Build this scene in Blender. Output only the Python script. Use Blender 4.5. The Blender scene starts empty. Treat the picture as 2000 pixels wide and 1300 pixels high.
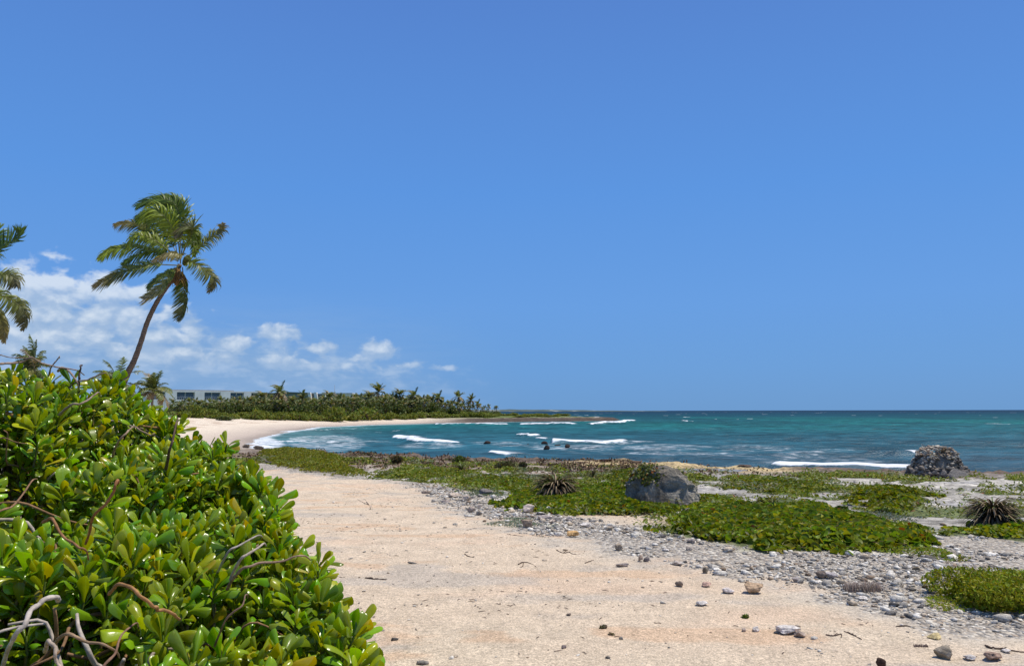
import bpy, math, random
import numpy as np
from mathutils import Vector

rnd = random.Random(7)
rng = np.random.default_rng(7)
SC = bpy.context.scene
COL = SC.collection
F = 1480.0                     # focal length in photograph pixels
PITCH = math.atan(152 / F)
EYE = 1.65
SEA = -1.5

# ------------------------------------------------------------------ helpers
def ss(a, b, x):
    t = np.clip((x - a) / (b - a), 0, 1)
    return t * t * (3 - 2 * t)

def _h(ix, iy, s):
    n = (ix.astype(np.int64) * 374761393 + iy.astype(np.int64) * 668265263 + s * 1442695041) & 0x7fffffff
    n = ((n ^ (n >> 13)) * 1274126177) & 0x7fffffff
    n = (n ^ (n >> 16)) & 0xffff
    return n / 65535.0

def vn(x, y, s=0):
    x = np.asarray(x, float); y = np.asarray(y, float)
    ix = np.floor(x); iy = np.floor(y)
    fx = x - ix; fy = y - iy
    fx = fx * fx * (3 - 2 * fx); fy = fy * fy * (3 - 2 * fy)
    a = _h(ix, iy, s); b = _h(ix + 1, iy, s); c = _h(ix, iy + 1, s); d = _h(ix + 1, iy + 1, s)
    return (a * (1 - fx) + b * fx) * (1 - fy) + (c * (1 - fx) + d * fx) * fy

def fbm(x, y, o=4, s=0):
    v = 0; a = .5; t = 0
    for i in range(o):
        v = v + a * vn(x * 2 ** i + 17.3 * i, y * 2 ** i - 9.1 * i, s + i); t += a; a *= .5
    return v / t

def sdpoly(x, y, poly):
    """signed distance, positive inside"""
    d = np.full(np.shape(x), 1e9); ins = np.zeros(np.shape(x), bool)
    n = len(poly)
    for i in range(n):
        ax, ay = poly[i]; bx, by = poly[(i + 1) % n]
        ex, ey = bx - ax, by - ay
        wx, wy = x - ax, y - ay
        t = np.clip((wx * ex + wy * ey) / (ex * ex + ey * ey + 1e-12), 0, 1)
        d = np.minimum(d, (wx - t * ex) ** 2 + (wy - t * ey) ** 2)
        if ay != by:
            c = ((ay > y) != (by > y)) & (x < (bx - ax) * (y - ay) / (by - ay) + ax)
            ins ^= c
    d = np.sqrt(d)
    return np.where(ins, d, -d)

def ray(px, py):
    cx = (px - 1000) / F; cy = (650 - py) / F
    return cx, math.cos(PITCH) - cy * math.sin(PITCH), math.sin(PITCH) + cy * math.cos(PITCH)

def at(px, py, d):
    """point seen at that pixel of the photograph, d metres ahead"""
    x, y, z = ray(px, py); k = d / y
    return np.array([x * k, d, EYE + z * k])

def at_z(px, py, z):
    x, y, dz = ray(px, py); k = (z - EYE) / dz
    return np.array([x * k, y * k, z])

LAND = [(400, -150), (120, 0), (60, 18), (35, 27), (21, 31.5), (16.8, 32.3), (11.4, 34.2), (5.1, 38), (0, 40.3), (-7.2, 45), (-11.4, 48),
        (-17, 56), (-22, 64), (-30, 88), (-36, 123), (-38, 150), (-33, 172), (-20, 194), (0, 220), (18, 230), (30, 234), (36, 240),
        (32, 250), (22, 275), (5, 310), (-40, 420), (-200, 900), (-2500, 3000), (-3000, -500), (400, -500)]

def shore(x, y):
    s = sdpoly(x, y, LAND)
    near = 1 - ss(50, 70, y)
    head = ss(190, 205, y)
    return s + near * ((fbm(x * .35, y * .35, 4, 3) - .5) * 3.0) + head * (fbm(x * .12, y * .12, 4, 5) - .5) * 7 + (1 - near) * (1 - head) * (fbm(x * .05, y * .05, 3, 6) - .5) * 5

POOL = (8.1, 32.6, 1.8, 1.2, -.88)
def height(x, y, fine=True, s=None):
    x = np.asarray(x, float); y = np.asarray(y, float)
    if s is None: s = shore(x, y)
    near = 1 - ss(48, 66, y)
    head = ss(-30, -8, x) * ss(185, 215, y)
    zn = -.85 * ss(8, 32, y) + .05 * (fbm(x * .3, y * .3, 3, 11) - .5)
    rough = ss(11, 17, y + (x - 2) * .35) * near
    if fine:
        zn = zn + rough * ((np.abs(fbm(x * .45, y * .7, 4, 21) - .5)) * -.42 + .07) + .026 * (fbm(x * 3, y * 3, 3, 31) - .5)
        zn = zn + .30 * ss(4.5, .8, s) * (fbm(x * 1.1, y * 1.1, 4, 44) - .36) * near
    pq = np.sqrt(((x - POOL[0]) / POOL[2]) ** 2 + ((y - POOL[1]) / POOL[3]) ** 2)
    zn = zn + (-.98 - zn) * ss(1.35, .9, pq)
    zn = np.where(s < 1.0, -3.2 + (zn + 3.2) * ss(-.5, .8, s), zn)
    zb = SEA + np.where(s > 0, 1.0 * ss(0, 12, s) + 1.0 * ss(8, 34, s) + .6 * ss(30, 60, s) + .35 * ss(14, 26, s) * (fbm(x * .09, y * .09, 3, 8) - .35), s * .06)
    zb = zb + (0.05 * (fbm(x * .8, y * .8, 3, 9) - .5) if fine else 0)
    zh = SEA + np.where(s > 0, 1.05 * ss(0, 2.5, s) + .8 * ss(4, 26, s) + .6 * ss(20, 50, s) + .35 * (fbm(x * .3, y * .3, 4, 10) - .5), s * .3)
    zf = zb * (1 - head) + zh * head
    z = zn * near + zf * (1 - near)
    return np.maximum(z, -4)

def ground(px, py):
    z = 0.0
    d = 10
    for i in range(40):
        x, y, dz = ray(px, py)
        k = (z - EYE) / dz
        z = .5 * z + .5 * float(height(x * k, y * k))
    return np.array([x * k, y * k, float(height(x * k, y * k))])

def gpoly(pts): return [tuple(ground(a, b)[:2]) for a, b in pts]

# ------------------------------------------------------------------ mesh helpers
def make_mesh(name, V, faces, tint=None, smooth=True, attrs=None):
    V = np.ascontiguousarray(V, np.float32)
    me = bpy.data.meshes.new(name)
    me.vertices.add(len(V)); me.vertices.foreach_set('co', V.ravel())
    if not isinstance(faces, (list, tuple)): faces = [faces]
    faces = [f for f in faces if len(f)]
    li = np.concatenate([f.ravel() for f in faces]).astype(np.int32)
    sizes = np.concatenate([np.full(len(f), f.shape[1], np.int32) for f in faces])
    starts = np.concatenate([[0], np.cumsum(sizes)[:-1]]).astype(np.int32)
    me.loops.add(len(li)); me.loops.foreach_set('vertex_index', li)
    me.polygons.add(len(sizes)); me.polygons.foreach_set('loop_start', starts)
    me.update(calc_edges=True); me.validate()
    me.polygons.foreach_set('use_smooth', np.full(len(me.polygons), smooth))
    def put(nm, A):
        A = np.asarray(A, np.float32)
        if A.shape[1] == 3: A = np.hstack([A, np.ones((len(A), 1), np.float32)])
        at_ = me.color_attributes.new(nm, 'FLOAT_COLOR', 'POINT')
        at_.data.foreach_set('color', np.ascontiguousarray(A, np.float32).ravel())
    if tint is not None: put('tint', tint)
    for k, A in (attrs or {}).items(): put(k, A)
    return me

def tag(o, label=None, cat=None, group=None, kind=None):
    if label: o['label'] = label
    if cat: o['category'] = cat
    if group: o['group'] = group
    if kind: o['kind'] = kind
    return o

def link(name, me, mat=None, parent=None, loc=None):
    o = bpy.data.objects.new(name, me); COL.objects.link(o)
    if mat is not None and me is not None and not len(me.materials): me.materials.append(mat)
    if parent: o.parent = parent
    if loc is not None: o.location = loc
    return o

def empty(name, loc=(0, 0, 0)):
    o = bpy.data.objects.new(name, None); COL.objects.link(o); o.location = loc; o.empty_display_size = .1
    return o

class Acc:
    def __init__(s): s.V = []; s.Q = []; s.T = []; s.C = []; s.n = 0
    def add(s, V, Q=None, T=None, C=None):
        V = np.asarray(V, float).reshape(-1, 3)
        s.V.append(V)
        if Q is not None and len(Q): s.Q.append(np.asarray(Q) + s.n)
        if T is not None and len(T): s.T.append(np.asarray(T) + s.n)
        C = np.asarray(C if C is not None else (1, 1, 1, 1), float)
        if C.ndim == 1: C = np.tile(C, (len(V), 1))
        if C.shape[1] == 3: C = np.hstack([C, np.ones((len(C), 1))])
        s.C.append(C); s.n += len(V)
    def mesh(s, name, smooth=True, origin=None):
        V = np.concatenate(s.V)
        if origin is not None: V = V - np.asarray(origin)
        fs = []
        if s.Q: fs.append(np.concatenate(s.Q))
        if s.T: fs.append(np.concatenate(s.T))
        return make_mesh(name, V, fs, np.concatenate(s.C), smooth)

def tube(acc, pts, rad, seg=7, C=(1, 1, 1), cap=True):
    pts = np.asarray(pts, float); n = len(pts)
    rad = np.broadcast_to(np.asarray(rad, float), (n,))
    tan = np.gradient(pts, axis=0); tan /= np.linalg.norm(tan, axis=1)[:, None] + 1e-9
    u = np.cross(tan[0], (0, 0, 1.0))
    if np.linalg.norm(u) < .1: u = np.cross(tan[0], (1.0, 0, 0))
    u /= np.linalg.norm(u); a = np.linspace(0, 2 * math.pi, seg, endpoint=False)
    V = []
    for i in range(n):
        u = u - tan[i] * np.dot(u, tan[i]); u /= np.linalg.norm(u) + 1e-9
        w = np.cross(tan[i], u)
        V.append(pts[i] + rad[i] * (np.cos(a)[:, None] * u + np.sin(a)[:, None] * w))
    V = np.concatenate(V)
    j = np.arange(seg); Q = []
    for i in range(n - 1):
        Q.append(np.stack([i * seg + j, i * seg + (j + 1) % seg, (i + 1) * seg + (j + 1) % seg, (i + 1) * seg + j], 1))
    Q = np.concatenate(Q)
    C = np.asarray(C, float)
    if C.ndim == 2: C = np.repeat(C, seg, 0)
    T = None
    if cap:
        V = np.vstack([V, pts[-1] + tan[-1] * rad[-1] * .3]); k = len(V) - 1
        T = np.stack([(n - 1) * seg + j, (n - 1) * seg + (j + 1) % seg, np.full(seg, k)], 1)
        if C.ndim == 2: C = np.vstack([C, C[-1]])
    acc.add(V, Q, T, C)

def smooth_path(pts, n):
    """Catmull-Rom resample"""
    P = np.asarray(pts, float); P = np.vstack([2 * P[0] - P[1], P, 2 * P[-1] - P[-2]])
    m = len(P) - 3; out = []
    for t in np.linspace(0, m - 1e-6, n):
        i = int(t); f = t - i; a, b, c, d = P[i:i + 4]
        out.append(.5 * (2 * b + (c - a) * f + (2 * a - 5 * b + 4 * c - d) * f * f + (3 * b - a - 3 * c + d) * f ** 3))
    return np.array(out)

def inst(acc, TV, TQ, R, P, S, C, TT=None, TC=None):
    """many copies of one template inside one mesh. R n,3,3  P n,3  S n,(1|3)  C n,4"""
    n = len(P); k = len(TV)
    S = np.asarray(S, float)
    if S.ndim == 1: S = S[:, None]
    L = TV[None] * S[:, None, :]
    V = np.einsum('nij,nkj->nki', R, L) + P[:, None, :]
    off = (np.arange(n) * k)[:, None, None]
    Q = (TQ[None] + off).reshape(-1, 4) if TQ is not None and len(TQ) else None
    T = (TT[None] + off).reshape(-1, 3) if TT is not None and len(TT) else None
    C = np.repeat(np.asarray(C, float), k, 0)
    if C.shape[1] == 3: C = np.hstack([C, np.ones((len(C), 1))])
    if TC is not None: C[:, 3] = np.tile(TC, n)
    acc.add(V.reshape(-1, 3), Q, T, C)

def frames(d, roll, up=None):
    """rotation matrices whose x axis is d, z axis near 'up' turned by roll"""
    d = d / (np.linalg.norm(d, axis=1)[:, None] + 1e-9)
    if up is None: up = np.tile((0, 0, 1.0), (len(d), 1))
    y = np.cross(up, d); ln = np.linalg.norm(y, axis=1)[:, None]
    y = np.where(ln > 1e-3, y / (ln + 1e-9), np.array([[0, 1.0, 0]])); z = np.cross(d, y)
    c, s = np.cos(roll)[:, None], np.sin(roll)[:, None]
    y2 = y * c + z * s; z2 = z * c - y * s
    return np.stack([d, y2, z2], 2)

def randrot(n, tilt=9):
    a = rng.uniform(0, 2 * math.pi, n); e = rng.uniform(-tilt, tilt, n); r = rng.uniform(-tilt, tilt, n)
    d = np.stack([np.cos(a) * np.cos(e), np.sin(a) * np.cos(e), np.sin(e)], 1)
    return frames(d, r)

# ------------------------------------------------------------------ node materials
class NT:
    def __init__(s, tree): s.t = tree; s.n = tree.nodes; s.l = tree.links
    def new(s, typ, **kw):
        n = s.n.new(typ)
        for k, v in kw.items(): setattr(n, k, v)
        return n
    def put(s, sock, v):
        if hasattr(v, 'links'): s.l.new(v, sock)
        elif v is not None:
            if isinstance(v, (tuple, list)) and len(v) == 3 and sock.type == 'RGBA': v = (*v, 1)
            sock.default_value = v
    def m(s, op, a, b=None, c=None, clamp=False):
        n = s.new('ShaderNodeMath', operation=op, use_clamp=clamp)
        for i, v in enumerate((a, b, c)):
            if v is not None: s.put(n.inputs[i], v)
        return n.outputs[0]
    def noise(s, vec, scale, detail=4, rough=.55, dist=0, out=0):
        n = s.new('ShaderNodeTexNoise'); s.put(n.inputs['Vector'], vec)
        n.inputs['Scale'].default_value = scale; n.inputs['Detail'].default_value = detail
        n.inputs['Roughness'].default_value = rough; n.inputs['Distortion'].default_value = dist
        return n.outputs[out]
    def vor(s, vec, scale, feature='F1', out='Distance'):
        n = s.new('ShaderNodeTexVoronoi', feature=feature); s.put(n.inputs['Vector'], vec); n.inputs['Scale'].default_value = scale
        return n.outputs[out]
    def ramp(s, f, stops, interp='LINEAR'):
        n = s.new('ShaderNodeValToRGB'); n.color_ramp.interpolation = interp; s.put(n.inputs[0], f)
        e = n.color_ramp.elements
        while len(e) < len(stops): e.new(.5)
        for i, (p, c) in enumerate(stops):
            e[i].position = p
            e[i].color = (*c, 1) if isinstance(c, (tuple, list)) else (c, c, c, 1)
        return n.outputs[0]
    def rng(s, v, a, b, c=0, d=1, smooth=True):
        n = s.new('ShaderNodeMapRange'); n.interpolation_type = 'SMOOTHSTEP' if smooth else 'LINEAR'
        for i, q in enumerate((v, a, b, c, d)): s.put(n.inputs[i], q)
        return n.outputs[0]
    def mix(s, f, a, b, typ='MIX'):
        n = s.new('ShaderNodeMix', data_type='RGBA', blend_type=typ); s.put(n.inputs[0], f)
        s.put(n.inputs[6], a); s.put(n.inputs[7], b); return n.outputs[2]
    def attr(s, name):
        n = s.new('ShaderNodeVertexColor', layer_name=name); return n.outputs
    def sep(s, c):
        n = s.new('ShaderNodeSeparateColor'); s.put(n.inputs[0], c); return n.outputs
    def mapv(s, vec, scale=(1, 1, 1), loc=(0, 0, 0), rot=(0, 0, 0)):
        n = s.new('ShaderNodeMapping'); s.put(n.inputs[0], vec)
        n.inputs['Scale'].default_value = scale; n.inputs['Location'].default_value = loc; n.inputs['Rotation'].default_value = rot
        return n.outputs[0]
    def bump(s, h, strength, dist, normal=None):
        n = s.new('ShaderNodeBump'); s.put(n.inputs['Height'], h); s.put(n.inputs['Strength'], strength); n.inputs['Distance'].default_value = dist
        if normal is not None: s.put(n.inputs['Normal'], normal)
        return n.outputs[0]

def mat(name):
    m = bpy.data.materials.new(name); m.use_nodes = True; t = NT(m.node_tree)
    for n in list(t.n): t.n.remove(n)
    out = t.new('ShaderNodeOutputMaterial')
    return m, t, out

def pos(t): return t.new('ShaderNodeNewGeometry').outputs['Position']
def objc(t): return t.new('ShaderNodeTexCoord').outputs['Object']

def principled(t, col, rough=.8, spec=.3, normal=None, **kw):
    p = t.new('ShaderNodeBsdfPrincipled')
    t.put(p.inputs['Base Color'], col); t.put(p.inputs['Roughness'], rough); t.put(p.inputs['Specular IOR Level'], spec)
    if normal is not None: t.put(p.inputs['Normal'], normal)
    for k, v in kw.items(): t.put(p.inputs[k.replace('_', ' ')], v)
    return p.outputs[0]

def leaf_material(name, rough=.4, spec=.4, trans=.3, tcol=(1.5, 1.6, .5), vein=False, coat=0.0):
    m, t, out = mat(name)
    a = t.attr('tint'); col = a['Color']
    g = objc(t)
    v = t.rng(t.noise(g, 9, 3), .3, .7, .82, 1.18)
    col = t.mix(1, col, v, 'MULTIPLY')
    nrm = None
    if vein:
        k = t.rng(a['Alpha'], .0, .14, 1, 0)
        col = t.mix(t.m('MULTIPLY', k, .55), col, (.22, .36, .06))
        nrm = t.bump(t.noise(g, 45, 3), .25, .004)
    p = principled(t, col, rough, spec, nrm, Coat_Weight=coat, Coat_Roughness=.12)
    tr = t.new('ShaderNodeBsdfTranslucent'); t.put(tr.inputs[0], t.mix(1, col, tcol, 'MULTIPLY'))
    mx = t.new('ShaderNodeMixShader'); mx.inputs[0].default_value = trans
    t.l.new(p, mx.inputs[1]); t.l.new(tr.outputs[0], mx.inputs[2]); t.l.new(mx.outputs[0], out.inputs[0])
    return m

def tint_material(name, rough=.85, spec=.2, nscale=20, amp=.35, bump=.4, bdist=.01):
    m, t, out = mat(name)
    g = objc(t); col = t.attr('tint')['Color']
    n1 = t.noise(g, nscale, 6, .65)
    col = t.mix(1, col, t.rng(n1, .25, .75, 1 - amp, 1 + amp), 'MULTIPLY')
    nrm = t.bump(t.noise(g, nscale * 1.7, 6, .7), bump, bdist)
    t.l.new(principled(t, col, rough, spec, nrm), out.inputs[0])
    return m

M = {}
M['naupaka'] = leaf_material('glossy_leaf', .27, .5, .30, (2.1, 1.7, .2), vein=True, coat=.0)
M['grape'] = leaf_material('round_leaf', .5, .2, .3, (1.7, 1.6, .4))
M['palmleaf'] = leaf_material('palm_leaf', .45, .4, .25, (1.8, 1.6, .4))
M['farleaf'] = leaf_material('scrub_leaf', .6, .25, .2, (1.5, 1.5, .4))
M['bark'] = tint_material('bark', .9, .1, 30, .4, .6, .006)
M['stone'] = tint_material('stone', .95, .08, 26, .5, 1.0, .02)
M['dry'] = tint_material('dry_plant', .9, .1, 15, .3, .1, .002)

# trunk with rings
def trunk_material():
    m, t, out = mat('palm_trunk')
    g = objc(t); col = t.attr('tint')['Color']
    w = t.new('ShaderNodeTexWave', wave_type='BANDS', bands_direction='Z'); t.put(w.inputs[0], g)
    w.inputs['Scale'].default_value = 3.5; w.inputs['Distortion'].default_value = 2.2; w.inputs['Detail'].default_value = 3
    col = t.mix(1, col, t.rng(w.outputs[1], .1, .8, .88, 1.08), 'MULTIPLY')
    col = t.mix(1, col, t.rng(t.noise(g, 6, 5), .3, .7, .75, 1.2), 'MULTIPLY')
    t.l.new(principled(t, col, .9, .15, t.bump(w.outputs[1], .6, .03)), out.inputs[0])
    return m
M['trunk'] = trunk_material()

# boulder limestone
def boulder_material():
    m, t, out = mat('weathered_limestone')
    g = objc(t)
    n1 = t.noise(g, 2.2, 8, .6); n2 = t.noise(g, 14, 8, .7); v = t.vor(g, 16)
    col = t.ramp(n1, [(.3, (.09, .08, .065)), (.46, (.19, .17, .14)), (.6, (.34, .31, .26)), (.8, (.46, .42, .35))])
    col = t.mix(1, col, t.rng(n2, .3, .7, .65, 1.25), 'MULTIPLY')
    col = t.mix(t.rng(t.noise(t.mapv(g, (3, 3, .7)), 2, 5), .52, .62, 0, .45), col, (.2, .19, .16))
    h = t.m('ADD', t.m('MULTIPLY', n2, .7), t.m('MULTIPLY', v, .5))
    t.l.new(principled(t, col, .95, .1, t.bump(h, 1.0, .05)), out.inputs[0])
    return m
M['boulder'] = boulder_material()

# ------------------------------------------------------------------ polar sheets
def polar(radii, angles):
    """fan of quads; angles in radians measured from +Y towards +X"""
    R, A = np.meshgrid(radii, angles, indexing='ij')
    X = R * np.sin(A); Y = R * np.cos(A)
    nr, na = R.shape
    i = np.arange(nr - 1)[:, None] * na + np.arange(na - 1)[None]
    Q = np.stack([i, i + na, i + na + 1, i + 1], 2).reshape(-1, 4)
    return X.ravel(), Y.ravel(), Q

def geo(a, b, k):
    n = int(math.log(b / a) / k) + 1
    return np.geomspace(a, b, n)

d2r = math.radians
angs = np.concatenate([np.linspace(d2r(-180), d2r(-46), 60, endpoint=False), np.linspace(d2r(-46), d2r(44), 880, endpoint=False), np.linspace(d2r(44), d2r(180), 60)])

# --- zone outlines measured on the ground
SAND = gpoly([(470, 914), (540, 920), (640, 930), (740, 938), (800, 950), (870, 985), (960, 1015), (1060, 1046), (1150, 1066), (1240, 1090), (1330, 1108), (1500, 1135), (1640, 1178),
              (1750, 1208), (1900, 1240), (2050, 1262)]) + [(8, 3), (9, -12), (-18, -12), (-18, 19)]
SAND2 = gpoly([(1130, 1003), (1230, 998), (1330, 1002), (1345, 1014), (1250, 1030), (1150, 1018)])
PEB = gpoly([(440, 905), (560, 908), (700, 930), (760, 936), (820, 944), (960, 975), (1040, 1003), (1240, 1012), (1290, 1045), (1450, 1078), (1650, 1085), (1860, 1088), (1800, 1055),
             (1900, 1050), (2080, 1075)]) + [(16, 8), (16, -12), (-18, -12), (-18, 22)]
GOLD = gpoly([(1150, 900), (1250, 904), (1450, 911), (1530, 918), (1480, 922), (1300, 912), (1150, 912)])
SHRUBXY = [(-.55, 2.9), (-.60, 3.15), (-.86, 3.6), (-1.22, 4.15), (-1.5, 4.75), (-1.95, 5.15), (-2.42, 5.4), (-2.8, 5.5), (-3.05, 5.4), (-3.4, 5.1), (-4.5, 5.4), (-6, 5.6),
           (-6, 1.2), (-1.0, 1.2), (-.86, 1.7), (-.68, 2.3)]

def green_mask(x, y, s=None):
    """where low mats of plants cover the limestone shelf (0..1)"""
    n = fbm(x * .95, y * .6, 4, 51); n2 = fbm(x * 2.2, y * 1.6, 3, 52)
    base = n * .72 + n2 * .28
    thr = .492 + .03 * ss(4, 13, x) + .02 * ss(10, 14, y) * ss(24, 18, y) * (x > 2) - .03 * ss(20, 28, y)
    g = ss(thr - .008, thr + .014, base)
    inpeb = sdpoly(x, y, PEB)
    g = g * ss(.3, -.3, inpeb)
    if s is None: s = shore(x, y)
    g = g * ss(3.0, 7.0, s + 4 * (fbm(x * .5, y * .5, 3, 57) - .5))
    return g * (1 - ss(48, 60, y))

def build_ground():
    radii = np.concatenate([[.3, .8], geo(1.5, 60, .0075), geo(60.5, 500, .012), [600, 800, 1200, 2000, 3500]])
    X, Y, Q = polar(radii, angs)
    s = shore(X, Y)
    Z = height(X, Y, True, s)
    near = 1 - ss(48, 66, Y)
    head = ss(-30, -8, X) * ss(185, 215, Y)
    nb = fbm(X * .5, Y * .5, 4, 61); nm = fbm(X * 2.2, Y * 2.2, 3, 62)
    sand = np.maximum(sdpoly(X, Y, SAND), sdpoly(X, Y, SAND2) )
    msand = ss(-.95, .6, sand + (nm - .5) * 1.2 + (nb - .5) * .7)
    mp = ss(-.25, .25, sdpoly(X, Y, PEB) + (nm - .5) * .8) * (1 - msand)
    # loose gravel drifts on the sand too
    drift = ss(.66, .8, fbm(X * .55 + 4, Y * .9, 4, 71)) * msand * ss(1, 4, X) * .5
    mp = np.maximum(mp, drift)
    mp = mp * near
    gm = green_mask(X, Y, s)
    col = np.zeros((len(X), 3))
    def lay(c, w):
        nonlocal col
        c = np.asarray(c, float); w = np.clip(w, 0, 1)[:, None]
        col[:] = col * (1 - w) + c * w
    lay((.43, .40, .345), np.ones(len(X)))                                   # limestone
    lay((.30, .29, .28), ss(.5, .7, nb) * .8)
    lay((.16, .15, .13), ss(.62, .72, nm) * .6)
    lay((.10, .13, .035), gm * .9)                                          # litter and stems under the mats
    # brown fringe of dried plants
    fr = ss(12.0, 6.0, s + 6 * (nb - .5)) * ss(8, -2, X - 2) * near * ss(19, 25, Y)
    lay((.22, .15, .095), fr * .8 * ss(.35, .6, nm)); lay((.30, .23, .17), fr * .4)
    lay((.21, .17, .135), ss(7.5, 4, s + 4 * (nb - .5)) * near * .75)
    lay((.14, .105, .08), ss(4.0, 2.0, s + 2 * (nm - .5)) * near)                 # weathered edge
    g = sdpoly(X, Y, GOLD)
    lay((.48, .37, .20), ss(-1.6, .6, g + 3 * (nm - .5)) * near)
    lay((.085, .06, .045), ss(1.0, .35, s + .8 * (nm - .5)) * near)
    lay((.64, .515, .375), msand * near)
    lay((.66, .485, .34), msand * near * ss(.56, .72, fbm(X * .45, Y * .8, 3, 81)) * .62)
    lay((.62, .53, .39), msand * near * ss(.54, .7, fbm(X * .3 + 8, Y * .6, 3, 82)) * .35)
    lay((.42, .38, .33), msand * near * ss(.57, .70, fbm(X * .7 + 30, Y * 1.6, 4, 83)) * .5)
    lay((.62, .40, .24), msand * near * ss(.60, .70, fbm(X * 1.1 + 50, Y * 2.4, 4, 84)) * .5)
    lay((.57, .50, .40), mp)
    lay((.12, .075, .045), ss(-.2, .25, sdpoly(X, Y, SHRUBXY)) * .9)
    # bay beach
    fb = (1 - near)
    lay((.74, .63, .49), fb)
    lay((.40, .25, .15), fb * (1 - head) * ss(.5, .62, fbm(X * .35, Y * .2, 4, 91)) * ss(9, 12, s) * ss(26, 18, s) * .8)
    lay((.52, .43, .35), fb * ss(10, 2, s))
    lay((.35, .29, .24), fb * ss(3.5, .5, s))
    dune = fb * ss(27, 33, s + 10 * (fbm(X * .12, Y * .12, 3, 95) - .5))
    lay((.12, .16, .045), dune)
    lay((.13, .16, .05), head * ss(5, 9, s + 5 * (nm - .5)))
    lay((.125, .10, .075), head * ss(9, 5, s + 4 * (nb - .5)))
    lay((.085, .066, .052), head * ss(4.5, 2.5, s))
    rock = np.clip(near * (1 - msand) * (1 - mp) + head * ss(9, 5, s), 0, 1)
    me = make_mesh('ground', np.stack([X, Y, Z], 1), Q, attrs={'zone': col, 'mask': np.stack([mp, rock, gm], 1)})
    m, t, out = mat('coastal_ground')
    P = pos(t); zc = t.attr('zone')['Color']; mk = t.sep(t.attr('mask')['Color'])
    peb, rk = mk[0], mk[1]
    # sand grain
    n1 = t.noise(P, 3.0, 5, .6); n2 = t.noise(P, 70, 5, .8); n3 = t.noise(P, 22, 5, .7)
    sandc = t.mix(1, zc, t.rng(n1, .3, .7, .90, 1.08), 'MULTIPLY')
    sandc = t.mix(1, sandc, t.rng(n2, .3, .7, .52, 1.36), 'MULTIPLY')
    sandc = t.mix(1, sandc, t.rng(n3, .3, .7, .80, 1.14), 'MULTIPLY')
    v1 = t.vor(P, 34); spk = t.rng(v1, .13, .07, 0, 1)
    spk = t.m('MULTIPLY', spk, t.rng(t.noise(P, 1.6, 3), .40, .6, .3, 1))
    spc = t.ramp(t.sep(t.vor(P, 34, 'F1', 'Color'))[0], [(0, (.16, .12, .09)), (.35, (.35, .27, .2)), (.6, (.85, .8, .72)), (1, (.5, .45, .4))], 'CONSTANT')
    sandc = t.mix(t.m('MULTIPLY', spk, .9), sandc, spc)
    # pebbles
    Pd = t.new('ShaderNodeVectorMath', operation='ADD'); t.put(Pd.inputs[0], P)
    nz = t.new('ShaderNodeVectorMath', operation='SCALE'); t.put(nz.inputs[0], t.noise(P, 12, 2, out=1)); nz.inputs[3].default_value = .03; t.l.new(nz.outputs[0], Pd.inputs[1])
    Pq = Pd.outputs[0]
    vd = t.vor(Pq, 19); vc = t.sep(t.vor(Pq, 19, 'F1', 'Color'))[0]
    vd2 = t.vor(Pq, 45); vc2 = t.sep(t.vor(Pq, 45, 'F1', 'Color'))[1]
    stops = [(0, (.24, .215, .185)), (.2, (.66, .59, .49)), (.42, (.42, .375, .32)), (.6, (.84, .78, .67)), (.78, (.56, .45, .34)), (.9, (.34, .32, .30))]
    pc = t.mix(t.rng(vd, .5, .62), t.ramp(vc, stops, 'CONSTANT'), t.ramp(vc2, stops, 'CONSTANT'))
    pc = t.mix(1, pc, t.rng(vd2, .2, .75, 1.0, .6), 'MULTIPLY')
    pc = t.mix(.2, pc, zc)
    edge = t.m('ADD', peb, t.m('MULTIPLY', t.m('SUBTRACT', t.noise(P, 5, 4, .7), .5), 1.1))
    pf = t.m('MULTIPLY', t.rng(edge, .3, .62), t.rng(peb, 0, .15))
    c = t.mix(pf, sandc, pc)
    # rock
    r1 = t.noise(P, 5, 8, .72); r2 = t.noise(t.mapv(P, (1, 1.6, 1)), 1.3, 6, .6); rv = t.vor(P, 11)
    rc = t.mix(1, zc, t.rng(r1, .32, .66, .45, 1.45), 'MULTIPLY')
    rc = t.mix(1, rc, t.rng(r2, .3, .7, .75, 1.25), 'MULTIPLY')
    rc = t.mix(t.rng(rv, .16, .05, 0, .6), rc, (.09, .08, .07))
    c = t.mix(t.rng(rk, .25, .75), c, rc)
    hs = t.m('ADD', t.m('ADD', t.m('MULTIPLY', n2, .3), t.m('MULTIPLY', n3, .7)), t.m('MULTIPLY', t.noise(P, 7, 3), 1.8))
    hp = t.m('MULTIPLY', t.m('SUBTRACT', 1, vd), 3.2)
    hr = t.m('ADD', t.m('MULTIPLY', r1, 3.2), t.m('MULTIPLY', rv, 1.0))
    h = t.new('ShaderNodeMix', data_type='FLOAT'); t.put(h.inputs[0], pf); t.put(h.inputs[2], hs); t.put(h.inputs[3], hp)
    h2 = t.new('ShaderNodeMix', data_type='FLOAT'); t.put(h2.inputs[0], t.rng(rk, .25, .75)); t.put(h2.inputs[2], h.outputs[0]); t.put(h2.inputs[3], hr)
    t.l.new(principled(t, c, .95, .12, t.bump(h2.outputs[0], .9, .022)), out.inputs[0])
    o = link('ground', me, m); tag(o, kind='structure')
build_ground()

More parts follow.
